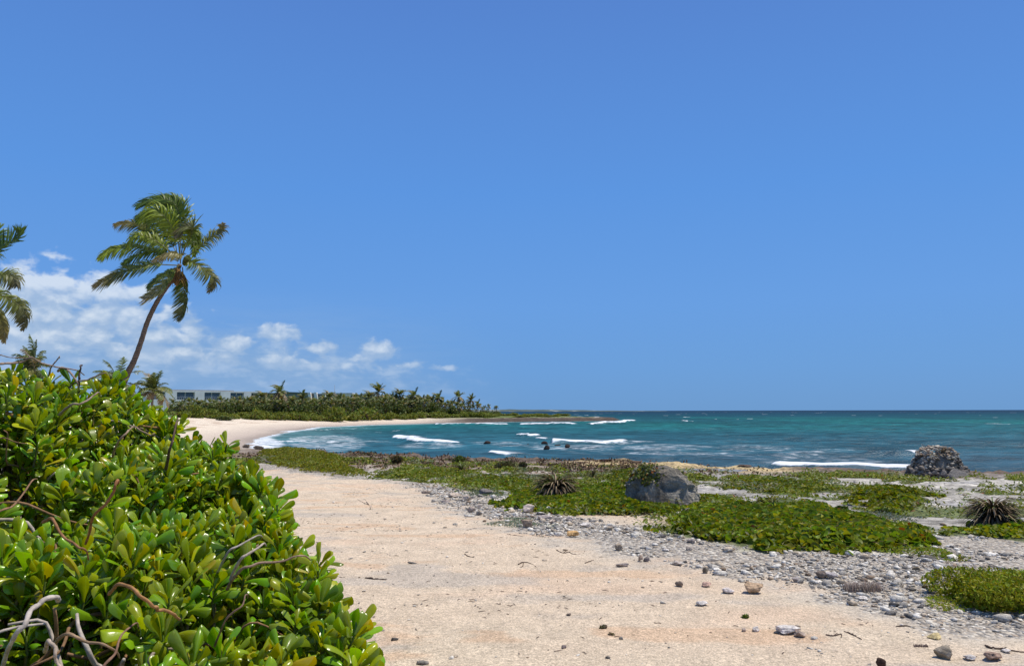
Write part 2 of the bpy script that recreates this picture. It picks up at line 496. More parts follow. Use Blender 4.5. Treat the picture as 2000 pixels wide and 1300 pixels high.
# ------------------------------------------------------------------ sea
BREAK = [  # crest lines: (photo x, photo y of the foot, height in photo pixels), foam strength
    ([(770, 853, 4), (800, 861, 10), (850, 866, 7), (905, 867, 3)], 1.0),
    ([(1014, 850, 4), (1034, 851, 4)], 1.0), ([(1030, 854, 5), (1052, 853, 5)], 1.0), ([(1050, 858, 4), (1072, 860, 3)], .9),
    ([(1074, 867, 9), (1110, 867, 7), (1160, 867, 6), (1240, 865, 4)], .95),
    ([(840, 829, 3), (940, 830, 4), (1000, 830, 4)], .9), ([(1010, 829, 4), (1075, 829, 6), (1130, 830, 3)], 1.0),
    ([(1150, 829, 4), (1200, 828, 5), (1240, 822, 3)], 1.0),
    ([(1507, 905, 11), (1560, 909, 11), (1650, 914, 10), (1790, 919, 9), (1840, 921, 7)], 1.0),
    ([(1690, 890, 5), (1750, 893, 10), (1800, 893, 10), (1850, 893, 4)], 0.0),
    ([(1300, 902, 4), (1420, 906, 4), (1500, 908, 3)], .25),
    ([(505, 862, 3), (540, 850, 3), (600, 842, 3), (740, 834, 2)], .55),
    ([(560, 857, 3), (620, 852, 2), (700, 850, 1)], .5),
    ([(490, 872, 4), (530, 866, 6), (600, 862, 4), (680, 864, 2)], .7),
    ([(510, 880, 4), (560, 880, 5), (620, 882, 3)], .6),
    ([(955, 888, 5), (1008, 893, 5)], .95),
    ([(762, 842, 2), (778, 843, 2)], .8), ([(700, 872, 2), (760, 876, 2)], .4),
    ([(1330, 822, 1.5), (1356, 825, 1.5)], .9), ([(1395, 820, 1.5), (1402, 820, 1.5)], .9), ([(1438, 820, 1), (1444, 820, 1)], .9),
]
WISP = [(1000, 868, 1250, 878, .5), (1200, 880, 1450, 892, .5), (1500, 880, 1640, 892, .5), (760, 866, 930, 874, .5), (1080, 859, 1300, 868, .55), (1180, 867, 1430, 881, .5), (1380, 865, 1580, 885, .45), (1560, 876, 1720, 890, .42), (640, 858, 780, 868, .45), (490, 846, 700, 888, .52), (560, 842, 900, 856, .34), (900, 838, 1300, 852, .28),
        (900, 862, 1100, 872, .45), (1050, 870, 1300, 895, .38), (1300, 878, 1500, 902, .4), (1420, 890, 1760, 908, .45), (700, 866, 960, 880, .3), (600, 876, 1000, 895, .3),
        (1880, 888, 2000, 915, .35), (1800, 897, 2000, 918, .3), (1480, 878, 1700, 886, .35)]

def build_sea():
    radii = np.concatenate([geo(24, 280, .006), geo(284, 30000, .02)])
    a = np.concatenate([np.linspace(d2r(-75), d2r(-25), 160, endpoint=False), np.linspace(d2r(-25), d2r(40), 900, endpoint=False), np.linspace(d2r(40), d2r(105), 60)])
    X, Y, Q = polar(radii, a)
    Z = np.full(len(X), SEA)
    s = shore(X, Y)
    dist = np.hypot(X, Y)
    calm = ss(.3, -14, s); fade = ss(500, 120, dist)
    wx = X + 3 * (fbm(X * .06, Y * .06, 3, 101) - .5) * 4; wy = Y + 3 * (fbm(X * .06, Y * .06, 3, 102) - .5) * 5
    for L, A, th, ph in [(13, .085, 8, .3), (8.1, .06, -9, 1.7), (5.3, .04, 20, 2.1), (3.4, .022, -24, .5), (2.3, .014, 35, .9), (19, .07, 2, 2.2)]:
        k = 2 * math.pi / L; c, q = math.sin(d2r(th)), math.cos(d2r(th))
        w = np.sin(k * (wx * c + wy * q) + ph)
        Z += A * (1 - 2 * (1 - np.abs(w)) ** 1.0 * 0 + (w if L < 4 else (w * .6 + .4 * w * np.abs(w)))) * calm * fade * (.6 + .8 * fbm(X * .08, Y * .08, 2, int(L * 3))) - A * calm * fade
    foam = np.zeros(len(X))
    nlow = fbm(X * .35, Y * .25, 3, 111)
    for line, st in BREAK:
        P = []
        for px, py, hp in line:
            p = at_z(px, py, SEA); P.append((p[0], p[1], hp * p[1] / F))
        P = np.array(P)
        n = 30
        tt = np.linspace(0, len(P) - 1, n); P = np.stack([np.interp(tt, np.arange(len(P)), P[:, i]) for i in range(3)], 1)
        lo = P[:, :2].min(0) - 30; hi = P[:, :2].max(0) + 30
        sel = np.where((X > lo[0]) & (X < hi[0]) & (Y > lo[1]) & (Y < hi[1]))[0]
        x, y = X[sel], Y[sel]
        bd = np.full(len(sel), 1e9); bh = np.zeros(len(sel)); bs = np.zeros(len(sel)); bt = np.zeros(len(sel))
        for i in range(n - 1):
            e = P[i + 1, :2] - P[i, :2]; L2 = e @ e + 1e-9
            tq = ((x - P[i, 0]) * e[0] + (y - P[i, 1]) * e[1]) / L2; tc = np.clip(tq, 0, 1)
            qx = x - P[i, 0] - tc * e[0]; qy = y - P[i, 1] - tc * e[1]
            d = np.hypot(qx, qy); b = d < bd
            bd = np.where(b, d, bd); bh = np.where(b, P[i, 2] * (1 - tc) + P[i + 1, 2] * tc, bh)
            bs = np.where(b, np.sign(qy), bs); bt = np.where(b, (i + tc) / (n - 1), bt)
        sd = bd * bs                                            # negative: nearer the viewer
        sd = sd + (nlow[sel] - .5) * 1.2
        scale = np.maximum(bh, .12)
        endf = ss(0, .06, bt) * ss(1, .9, bt) * ss(scale * 3 + 1.5, scale, np.abs(bd) * (np.abs(bs) < .5) * 0)
        w = .35 + 1.0 * scale
        prof = np.where(sd < 0, np.exp(-(sd / w) ** 2), np.exp(-(sd / (3.2 * w)) ** 2))
        endm = np.clip(endf, .0, 1)
        Z[sel] = np.maximum(Z[sel], Z[sel] + bh * prof * endm)
        ff = np.where(sd < 0, np.exp(-(sd / (w * .95)) ** 4), .80 * np.exp(-(sd / (2.4 * w + .7))) )
        foam[sel] = np.maximum(foam[sel], st * ff * endm)
        if st == 0:
            capx = at_z(1788, 893, SEA)
            foam[sel] = np.maximum(foam[sel], np.exp(-((x - capx[0]) / .28) ** 2) * ss(.45, .9, prof) * 1.0)
    # thin drifting foam
    for x0, y0, x1, y1, st in WISP:
        a0 = at_z((x0 + x1) / 2, y1, SEA); a1 = at_z((x0 + x1) / 2, y0, SEA); l = at_z(x0, (y0 + y1) / 2, SEA); r = at_z(x1, (y0 + y1) / 2, SEA)
        cx, cy = (l[0] + r[0]) / 2, (a0[1] + a1[1]) / 2
        q = ((X - cx - (Y - cy) * cx / cy) / (abs(r[0] - l[0]) / 2)) ** 2 + ((Y - cy) / (abs(a1[1] - a0[1]) / 2 + .5)) ** 2
        foam = np.maximum(foam, st * ss(1.3, .4, q))
    foam = np.maximum(foam, .55 * ss(-3.5, -.5, s) * (Y < 60)); foam = np.maximum(foam, (.42 * ss(-3, -.5, s) + .28 * ss(-12, -3, s)) * (Y > 60))
    foam = np.maximum(foam, .22 * ss(75, 45, Y))
    caps = ss(.80, .84, fbm(X * .11, Y * .035, 3, 121)) * ss(120, 260, dist) * ss(4000, 900, dist)
    foam = np.maximum(foam, caps * .9)
    col = np.zeros((len(X), 3))
    ks = [28, 48, 62, 85, 120, 190, 300, 480, 900, 2500, 30000]
    cs = np.array([(.035, .095, .145), (.030, .098, .145), (.020, .095, .13), (.018, .090, .118), (.012, .088, .105), (.010, .088, .094), (.008, .068, .084), (.004, .052, .075), (.005, .036, .066), (.006, .028, .060), (.008, .030, .062)])
    for i in range(3): col[:, i] = np.interp(np.log(Y.clip(28)), np.log(ks), cs[:, i])
    reef = ss(.5, .66, fbm(X * .05, Y * .022, 4, 131))[:, None]
    col = col * (1 - .38 * reef) + np.array([.008, .052, .072]) * .38 * reef
    pale = ss(.52, .7, fbm(X * .035 + 9, Y * .012, 3, 132))[:, None] * ss(100, 150, Y)[:, None] * ss(600, 300, Y)[:, None]
    col = col * (1 - .3 * pale) + np.array([.01, .17, .15]) * .3 * pale
    shal = (ss(-16, -1, s) * ss(70, 90, Y) * (X < 5))[:, None]
    col = col * (1 - .5 * shal) + np.array([.14, .26, .25]) * .5 * shal
    me = make_mesh('sea', np.stack([X, Y, Z], 1), Q, attrs={'water': np.hstack([col, foam[:, None]])})
    m, t, out = mat('sea_water')
    P = pos(t); A = t.attr('water'); wc = A['Color']; f = A['Alpha']
    st1 = t.noise(t.mapv(P, (.35, .8, 1)), 1.0, 8, .72); st2 = t.noise(t.mapv(P, (.25, .55, 1), rot=(0, 0, .12)), 2.6, 5, .6)
    big = t.noise(t.mapv(P, (.02, .05, 1)), 1.0, 5, .6)
    wcol = t.mix(1, wc, t.rng(st1, .34, .66, .55, 1.5), 'MULTIPLY')
    wcol = t.mix(1, wcol, t.rng(big, .3, .7, .78, 1.22), 'MULTIPLY')
    fn = t.m('ADD', t.m('MULTIPLY', st2, .6), t.m('MULTIPLY', t.noise(t.mapv(P, (.6, 1.2, 1)), 3.5, 6, .7), .4))
    ft = t.m('SUBTRACT', 1.0, f)
    ff = t.rng(t.m('SUBTRACT', fn, t.m('MULTIPLY', ft, .68)), .10, .40)
    ff = t.m('MULTIPLY', ff, t.rng(f, .08, .3))
    h = t.m('ADD', t.m('MULTIPLY', st1, 1.0), t.m('MULTIPLY', st2, .7))
    nr = t.bump(h, .8, .30)
    df = t.new('ShaderNodeBsdfDiffuse'); t.put(df.inputs[0], wcol); t.put(df.inputs['Normal'], nr)
    gl = t.new('ShaderNodeBsdfGlossy'); gl.inputs[0].default_value = (.9, .95, 1, 1); gl.inputs['Roughness'].default_value = .32; t.put(gl.inputs['Normal'], nr)
    mx = t.new('ShaderNodeMixShader'); mx.inputs[0].default_value = .06
    t.l.new(df.outputs[0], mx.inputs[1]); t.l.new(gl.outputs[0], mx.inputs[2])
    fo = principled(t, (.78, .80, .82), .8, .2, t.bump(fn, .6, .12))
    m2 = t.new('ShaderNodeMixShader'); t.put(m2.inputs[0], ff); t.l.new(mx.outputs[0], m2.inputs[1]); t.l.new(fo, m2.inputs[2])
    t.l.new(m2.outputs[0], out.inputs[0])
    o = link('sea', me, m); tag(o, kind='structure')
build_sea()

# rock pool on the shelf
def build_pool():
    P = []
    for k in range(60):
        a = k / 60 * 2 * math.pi; q = .97 + .1 * math.sin(3 * a + 1) + .06 * math.sin(7 * a)
        P.append((POOL[0] + POOL[2] * q * math.cos(a), POOL[1] + POOL[3] * q * math.sin(a), POOL[4]))
    V = np.array([(POOL[0], POOL[1], POOL[4])] + P); T = np.array([(0, 1 + k, 1 + (k + 1) % 60) for k in range(60)])
    m, t, out = mat('pool_water')
    t.l.new(principled(t, (.24, .225, .19), .4, .35, t.bump(t.noise(pos(t), 9, 3), .15, .01)), out.inputs[0])
    o = link('tide_pool', make_mesh('tide_pool', V, T), m); tag(o, kind='structure')
build_pool()

# far coast on the horizon
def build_far():
    acc = Acc()
    n = 200; xs = np.linspace(-330, 620, n)
    pts = []
    d = 3200
    for i, x in enumerate(np.linspace(880, 1300, n)):
        hpx = 4.2 * float(ss(1300, 1000, x)) * (.55 + .6 * float(fbm(np.array([x * .03]), np.array([0.]), 4, 7)[0])) + .3
        b = at(x, 802.5, d); pts.append((b[0], d, hpx * d / F))
    P = np.array(pts)
    prof = [(-40, 0), (-30, .7), (0, 1), (60, .8), (120, 0)]
    V = np.concatenate([np.stack([P[:, 0], P[:, 1] + o_, SEA - .5 + (P[:, 2] + 1.5) * k], 1) for o_, k in prof])
    Q = []
    for j in range(len(prof) - 1):
        i = np.arange(n - 1); Q.append(np.stack([j * n + i, j * n + i + 1, (j + 1) * n + i + 1, (j + 1) * n + i], 1))
    m, t, out = mat('far_woods')
    c = t.ramp(t.noise(t.mapv(pos(t), (.02, .02, .2)), 1, 4), [(.35, (.07, .10, .10)), (.6, (.11, .14, .13)), (.72, (.35, .35, .33))])  # distance haze put into the colour: woods toned blue-grey
    t.l.new(principled(t, c, .9, .1), out.inputs[0])
    o = link('far_coast', make_mesh('far_coast', V, Q), m); tag(o, kind='structure')
build_far()

# ------------------------------------------------------------------ stones
def ico(sub):
    import bmesh
    bm = bmesh.new(); bmesh.ops.create_icosphere(bm, subdivisions=sub, radius=1)
    V = np.array([v.co[:] for v in bm.verts]); T = np.array([[v.index for v in f.verts] for f in bm.faces]); bm.free()
    return V, T
ICO = {k: ico(k) for k in (1, 2, 3, 4, 5)}

def n3(V, f, s):
    return (fbm(V[:, 0] * f + 3 * V[:, 2] + s, V[:, 1] * f + 11 + 1.7 * V[:, 2] * f, 3, s) + fbm(V[:, 2] * f + s * 2, V[:, 0] * f - 2.2 * V[:, 1], 3, s + 9)) - 1

def stone_verts(sub, seed, cuts=7, rough=.12):
    V, T = ICO[sub]; V = V.copy(); r = np.random.default_rng(seed)
    for c in range(cuts):                                  # flatten facets
        d = r.normal(size=3); d /= np.linalg.norm(d); k = r.uniform(.42, .85)
        q = V @ d; V = V - np.clip(q - k, 0, None)[:, None] * d * .92
    V *= (1 + rough * n3(V, 1.7, seed) * 1.6 + (rough * .6 * n3(V, 5, seed + 3) if sub > 2 else 0))[:, None]
    return V, T

def stone(name, px, py, w, h, col, label, cat='stone', group=None, sub=3, deep=1.0, seed=None, sink=.12, flat=False, rough=.12, z=None, mat_=None):
    """py = foot of the stone in the photograph"""
    p = ground(px, py) if z is None else at_z(px, py, z)
    seed = seed or int(px * 7 + py)
    V, T = stone_verts(sub, seed, 11 if sub > 3 else 7, rough=rough)
    W = w * p[1] / F / 2; H = h * p[1] / F
    V = V / np.abs(V).max(0) * np.array([W, W * deep, H * .5 / (1 - sink)])
    r = random.Random(seed)
    V[:, 2] += H * .5 / (1 - sink) * (1 - 2 * sink)
    C = np.tile((*col, 1), (len(V), 1)) * (1 + .25 * n3(V / max(W, .01), 1.2, seed))[:, None]
    me = make_mesh(name, V, T, C)
    o = link(name, me, mat_ or M['stone'], loc=(p[0], p[1] + W * deep * .6, p[2]))
    tag(o, label, cat, group)
    return o

G1 = 'stones lying along the edge of the sand'
tan, gry, wht, drk, gld, brn = (.36, .28, .19), (.30, .28, .26), (.68, .63, .55), (.13, .115, .105), (.56, .36, .17), (.24, .17, .12)
STONES = [
    (1473, 1160, 37, 23, tan, 'rough tan rock alone on the sand right of middle, biggest loose stone there', 1.0),
    (1329, 1147, 19, 14, (.22, .19, .16), 'small round dark grey pebble standing alone on open sand', 1.0),
    (1379, 1120, 14, 12, (.17, .16, .13), 'small dark pointed stone shaped like a shark fin', .8),
    (1380, 1147, 21, 9, (.42, .31, .26), 'small pinkish flat-topped stone below a dark pointed one', .8),
    (1424, 1160, 25, 10, (.50, .49, .48), 'low whitish grey stone just left of the rough tan rock', .8),
    (1372, 1184, 24, 9, (.60, .59, .60), 'flat white stone on the sand with a dark left end', .8),
    (1322, 1105, 20, 8, (.38, .36, .33), 'smooth grey oval cobble at the sand edge', .9),
    (1250, 1097, 13, 13, (.33, .28, .23), 'small upright brown stone touching a dark one', .9),
    (1263, 1097, 13, 9, (.20, .19, .19), 'small dark stone touching an upright brown one', .9),
    (1117, 1049, 29, 12, gld, 'golden orange oblong stone at the border of gravel and sand', .6),
    (1082, 1032, 27, 10, (.62, .52, .40), 'long cream stone with a smaller stone resting on its back', .7),
    (1079, 1024, 16, 11, (.42, .38, .32), 'greyish tan stone leaning behind the long cream one', .9),
    (1028, 1031, 23, 20, (.27, .23, .18), 'rounded brown cobble in grey-green creepers', .9),
    (1032, 1001, 24, 16, (.47, .43, .38), 'pale peaked stone before the round-leaved mat', .8),
    (1071, 999, 15, 11, (.55, .52, .46), 'small pale stone in front of the spiky dried plant', .8),
    (1063, 1015, 34, 9, (.36, .34, .32), 'long flat grey slab lying in the gravel under a pale peaked stone', .6),
    (1110, 1018, 18, 11, (.45, .42, .38), 'greyish cobble in the gravel right of the flat grey slab', .8),
    (1142, 1030, 26, 9, (.62, .6, .56), 'broad whitish low stone in the gravel behind the golden one', .8),
    (1192, 1032, 15, 7, (.19, .185, .18), 'small dark flat stone on the pebbles in front of the little sand pocket', .8),
    (1540, 1240, 56, 15, (.70, .68, .68), 'broad flat white rock half sunk in the sand', .8),
    (1563, 1246, 22, 13, (.33, .29, .25), 'brown stone lying against the right end of the flat white rock', .9),
    (1476, 1234, 15, 10, (.58, .59, .60), 'small bluish white cobble left of the flat white rock', .9),
    (1453, 1234, 9, 7, (.35, .31, .27), 'tiny brown pebble beside a bluish white cobble', .9),
    (1830, 1250, 31, 11, (.66, .46, .25), 'flat golden yellow stone with a dark underside', .7),
    (1847, 1289, 33, 24, (.25, .235, .19), 'squarish grey-brown block near the lower right corner', .9),
    (1724, 1310, 20, 22, (.07, .05, .04), 'dark brown upright chunk of rock at the bottom edge', .8),
    (1942, 1292, 36, 18, (.27, .21, .17), 'rough brown rock right of the squarish grey-brown block', .9),
    (1966, 1277, 21, 7, (.66, .64, .6), 'flat white stone just behind the rough brown rock', .8),
    (1606, 1131, 22, 15, (.20, .175, .15), 'dark brown leaning stone in the gravel drift', .9),
    (1625, 1132, 22, 12, (.36, .36, .37), 'bluish grey stone against the dark leaning one', .9),
    (1556, 1138, 20, 9, (.26, .25, .25), 'dark flat cobble at the lower edge of the gravel', .8),
    (1791, 1118, 15, 11, (.20, .18, .13), 'round olive brown cobble amid the gravel on the right', 1),
    (948, 967, 27, 13, (.14, .14, .14), 'dark grey stone among low green plants', .8),
    (886, 970, 28, 8, (.42, .38, .32), 'long pale flat stone at the edge of the plants', .7),
    (909, 977, 21, 11, (.40, .36, .30), 'rounded tan stone next to a long pale flat one', .9),
    (870, 981, 18, 6, (.27, .25, .24), 'thin dark flat stone above a heap of small rocks', .8),
    (920, 1000, 18, 11, (.30, .27, .24), 'brown rock, largest in the small heap on the upper sand', .9),
    (935, 993, 12, 9, (.42, .39, .35), 'pale rock at the back of the small heap on the upper sand', .9),
    (935, 1006, 12, 8, (.17, .17, .16), 'dark rock at the front of the small heap on the upper sand', .9),
    (1209, 1075, 17, 12, (.28, .25, .2), 'round brown cobble at the gravel tip left of the dark stone pair', .9),
    (1216, 1107, 27, 7, (.30, .28, .26), 'long thin grey-brown stone on the sand', .5),
    (832, 963, 21, 7, (.28, .25, .21), 'small low brown stone at the top end of the sand', .8),
    (1686, 1173, 19, 7, (.7, .69, .66), 'flat white stone under the dry grey tuft', .8),
    (1110, 1272 - 70, 10, 5, drk, 'tiny dark pebble lying in the open sand', .9),
    (1100, 1266, 11, 6, (.18, .16, .16), 'tiny charcoal pebble low in the open sand', .9),
    (1895, 1291, 26, 10, (.6, .57, .53), 'pale low stone between the squarish block and the rough brown rock', .8),
    (1352, 1061, 18, 8, (.36, .34, .32), 'grey cobble below the left end of the round-leaved mat', .9),
    (1347, 1075, 15, 6, (.25, .24, .22), 'dark flat cobble on pebbles', .9),
    (1300, 1077, 14, 6, (.7, .68, .64), 'white flat cobble at the pebble border', .9),
]
for a in STONES:
    stone('stone', a[0], a[1], a[2], a[3], (min(.70, a[4][0] * 1.35), min(.64, a[4][1] * 1.22), min(.58, a[4][2] * 1.15)), a[5], 'stone', G1, 4, a[6], rough=.17)

# scattered gravel (far past counting)
def pebbles():
    acc = Acc()
    n = 300000
    x = rng.uniform(-4, 14, n); y = rng.uniform(4, 24, n)
    keep = (np.abs(x) < y * .75); x, y = x[keep], y[keep]
    sp = sdpoly(x, y, PEB); sa = np.maximum(sdpoly(x, y, SAND), sdpoly(x, y, SAND2))
    sa_ = sa
    dens = ss(-.4, .2, sp) * ss(.25, -.35, sa + (fbm(x * 2, y * 2, 3, 62) - .5) * .9)
    dens = np.maximum(dens, .035 + .3 * ss(.66, .8, fbm(x * .55 + 4, y * .9, 4, 71)) * (x > 2))
    dens *= ss(.30, .5, fbm(x * .9, y * .9, 3, 77)) * .8
    k = rng.random(len(x)) < dens; x, y = x[k], y[k]; n = len(x)
    print('pebbles', n)
    z = height(x, y)
    sz = .008 * rng.lognormal(0, .8, n) + .002; sz = np.minimum(sz, .07); sz = np.where(sdpoly(x, y, PEB) > 0, sz, sz); sz = sz * np.where(np.maximum(sa_[k], 0) > .2, .6, 1)
    out = sdpoly(x, y, PEB) < .0
    pal = np.array([wht, (.48, .44, .38), (.34, .31, .27), (.58, .48, .36), (.17, .155, .14), (.78, .73, .64), (.30, .22, .155)])
    pi = rng.choice(len(pal), n, p=[.22, .2, .16, .13, .08, .15, .06])
    C = pal[pi] * rng.uniform(.8, 1.15, n)[:, None]
    for v in range(5):
        V, T = stone_verts(1 if v else 1, 900 + v, 4, .15); s = np.arange(n) % 5 == v; m_ = s.sum()
        S = np.stack([sz[s] * rng.uniform(.9, 1.6, m_), sz[s] * rng.uniform(.7, 1.2, m_), sz[s] * rng.uniform(.3, .75, m_)], 1)
        R = randrot(m_, .3)
        inst(acc, V, None, R, np.stack([x[s], y[s], z[s] + sz[s] * .22], 1), S, C[s], TT=T)
    o = link('gravel', acc.mesh('gravel', smooth=True), M['stone'])
    tag(o, 'pale grey and white coral gravel strewn between the sand and the plants', 'gravel', kind='stuff')
pebbles()

# big boulder
def boulder():
    p = ground(1297, 984)
    V, T = ICO[5]; V = V.copy()
    s = 14.6 / F
    W, D = .66, .55; H = .80
    # superellipsoid
    V = np.sign(V) * np.abs(V) ** .42
    V = V / np.abs(V).max(0)
    u = V[:, 0]
    prof = np.interp(u, [-1, -.9, -.6, -.1, .15, .5, .8, 1], [.80, .90, .96, 1.0, .99, .86, .64, .30])
    V[:, 2] = np.where(V[:, 2] > 0, V[:, 2] * prof, V[:, 2])
    V[:, 0] += np.where(u > .2, .16 * (1 - V[:, 2]) * u, 0)
    V[:, 1] += .25 * V[:, 2] * (V[:, 1] < 0)
    V = V * np.array([W * .95, D, H * .90]); V[:, 2] += .02
    nrm = V / np.linalg.norm(V, axis=1)[:, None]
    ridg = np.abs(n3(V, 3.1, 35)) * .18 + np.abs(n3(V, 8, 36)) * .2 + np.abs(n3(V, 21, 37)) * .10
    V = V + nrm * (n3(V, 1.6, 5) * .16 - ridg + .06 + n3(V, 17, 25) * .03)[:, None]
    o = link('boulder', make_mesh('boulder', V, T), M['boulder'], loc=(p[0] + .02, p[1] + .45, p[2] - .02))
    o.rotation_euler = (0, 0, .15)
    tag(o, 'big pitted grey limestone boulder with shaded front rising from the leafy mats', 'boulder')
    return o
BO = boulder()
# ruined stone pier by the sea
def ruin():
    p = ground(1853, 934)
    t = empty('rubble_pier', p); tag(t, 'ruined pier of heaped rubble stones, widest at its foot, beside the sea', 'stone ruin')
    s = p[1] / F
    W0, W1, D0, D1, H = 53 * s, 31 * s, 38 * s, 22 * s, 49 * s
    V, T = ICO[4]; V = np.sign(V) * np.abs(V) ** .5; V = V / np.abs(V).max(0)
    f = (V[:, 2] + 1) / 2
    w = W0 + (W1 - W0) * f; dd = D0 + (D1 - D0) * f
    C = np.tile((.12, .11, .10), (len(V), 1))
    VV = np.stack([V[:, 0] * w * .93, V[:, 1] * dd * .93 + D0, f * H * .96 - .05], 1); VV += (n3(VV, 4, 3) * .05)[:, None]
    link('core', make_mesh('core', VV, T, C), M['boulder'], t)
    acc = Acc(); r = np.random.default_rng(3)
    n = 620; ff = r.uniform(0, 1, n); side = r.uniform(0, 1, n)
    ang = r.uniform(0, 2 * math.pi, n)
    c, q = np.cos(ang), np.sin(ang); c = np.sign(c) * np.abs(c) ** .5; q = np.sign(q) * np.abs(q) ** .5
    w = W0 + (W1 - W0) * ff; dd = D0 + (D1 - D0) * ff
    P = np.stack([c * w * .95, q * dd * .95 + D0, ff * H], 1)
    nt = 160; P2 = np.stack([r.uniform(-W1, W1, nt), D0 + r.uniform(-D1, D1, nt), H + r.uniform(-.03, .07, nt)], 1); P2[:, 2] += .10 - .26 * np.abs(P2[:, 0] / W1) ** 3
    P = np.vstack([P, P2]); n = len(P)
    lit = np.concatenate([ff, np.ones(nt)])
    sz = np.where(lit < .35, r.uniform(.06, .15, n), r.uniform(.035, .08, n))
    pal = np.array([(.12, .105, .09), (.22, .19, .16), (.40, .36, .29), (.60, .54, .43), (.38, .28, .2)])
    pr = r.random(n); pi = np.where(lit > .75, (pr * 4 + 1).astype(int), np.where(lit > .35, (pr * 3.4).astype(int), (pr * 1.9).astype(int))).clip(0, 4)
    for v in range(4):
        SV, ST = stone_verts(2, 40 + v, 6, .12); k = np.arange(n) % 4 == v; m_ = k.sum()
        S = np.stack([sz[k] * r.uniform(.9, 1.5, m_), sz[k], sz[k] * r.uniform(.35, .8, m_)], 1)
        inst(acc, SV, None, randrot(m_, .5), P[k], S, pal[pi[k]], TT=ST)
    link('stonework', acc.mesh('stonework'), M['stone'], t)
    a = Acc(); 
    SV, ST = stone_verts(4, 61, 8, .14); a.add(SV * (.42, .3, .3) + (.28, .0, .05), None, ST, (.2, .185, .17))
    SV, ST = stone_verts(4, 63, 8, .14); a.add(SV * (.26, .25, .25) + (.72, .25, .02), None, ST, (.15, .14, .13))
    SV, ST = stone_verts(3, 64, 8, .14); a.add(SV * (.17, .15, .17) + (-.22, .02, .13), None, ST, (.2, .18, .16))
    link('footing', a.mesh('footing'), M['stone'], t)
    a = Acc(); q0 = at(1818, 884, p[1] + D0) - p; q1 = at(1800, 869, p[1] + D0) - p
    tube(a, smooth_path([q0 - (0, 0, .1), q0 * .5 + q1 * .5 + (.02, 0, .01), q1], 6), [.018, .016, .015, .012, .01, .008], 6, (.3, .22, .17))
    so = link('driftwood_stick', a.mesh('driftwood_stick', origin=(0, 0, 0)), M['bark'], loc=p)
    tag(so, 'thin brown stick poking up from the top of the rubble pier', 'stick')
ruin()

# rocks standing in the sea, and at the water line
for i, (px, py, w, h, lab) in enumerate([
        (950, 868, 16, 5, 'dark wet rock awash, alone left of the other rocks in the bay'),
        (1063, 870, 14, 6, 'dark wet rock above another in the white water'),
        (1067, 878, 14, 6, 'black wet rock nearest the ledge in the bay'),
        (1089, 872, 13, 3.5, 'low dark rock awash between two groups in the bay'),
        (1108, 874, 12, 4.5, 'dark rock awash, rightmost of those in the bay'),
        (1031, 870, 9, 2.5, 'smallest dark rock awash in the bay')]):
    o = stone('sea_rock', px, py, w, h * 1.5, (.045, .035, .03), lab, 'rock', 'dark rocks in the surf of the bay', 3, .8, z=SEA, sink=.3)
for px, py, w, h, c, lab in [
        (503, 876, 22, 9, (.13, .10, .075), 'dark brown rock at the corner of the bay beach'),
        (480, 873, 16, 9, (.2, .16, .12), 'brown craggy rock right behind the leafy shrub at the beach corner'),
        (765, 886, 16, 8, (.22, .14, .09), 'reddish brown crag standing up on the shore ledge'),
        (580, 884, 16, 5, (.1, .08, .07), 'low dark rock behind the yellow green mat on the shore'),
        (1185, 902, 26, 6, (.10, .07, .055), 'dark brown crag on the lip of the ledge above golden rock'),
        (1385, 906, 46, 5, (.12, .085, .06), 'long dark crag on the lip of the ledge beyond the tide pool'),
        (1245, 905, 30, 5, (.13, .09, .06), 'low brown crag on the lip of the ledge between two others'),
        (1455, 911, 30, 5, (.12, .09, .07), 'brown crag on the lip of the ledge right of the long dark one')]:
    stone('shore_rock', px, py, w, h, c, lab, 'rock', 'crags along the shore', 4, .7, rough=.3)

# ------------------------------------------------------------------ low plants
def disc_leaf():
    k = 9; a = np.linspace(0, 2 * math.pi, k, endpoint=False)
    V = np.vstack([[0, 0, -.10], np.stack([np.cos(a) * .55, np.sin(a) * .55, -.05 + 0 * a], 1), np.stack([np.cos(a), np.sin(a), .07 + .05 * np.cos(2 * a)], 1)])
    j = np.arange(k); T = np.stack([0 * j, 1 + j, 1 + (j + 1) % k], 1)
    Q = np.stack([1 + j, 1 + k + j, 1 + k + (j + 1) % k, 1 + (j + 1) % k], 1)
    return V, Q, T
DISC = disc_leaf()
SPR = (np.array([(-1, 0, 0), (-.1, -.42, .06), (1, 0, -.12), (-.1, .42, .06), (0, 0, -.05)], float), None, np.array([(0, 1, 4), (1, 2, 4), (2, 3, 4), (3, 0, 4)]))

def leaf_colors(n, base, var=.25, yellow=.05, red=.0, dark=.2):
    C = np.tile(np.asarray(base, float), (n, 1)) * rng.uniform(1 - var, 1 + var, (n, 1))
    C[:, 0] *= rng.uniform(.75, 1.35, n)
    k = rng.random(n)
    C[k < yellow] = np.array([.30, .26, .03]) * rng.uniform(.7, 1.2, ((k < yellow).sum(), 1))
    kk = (k > yellow) & (k < yellow + red); C[kk] = np.array([.28, .09, .02]) * rng.uniform(.7, 1.2, (kk.sum(), 1))
    kk = k > 1 - dark; C[kk] *= .6
    return C

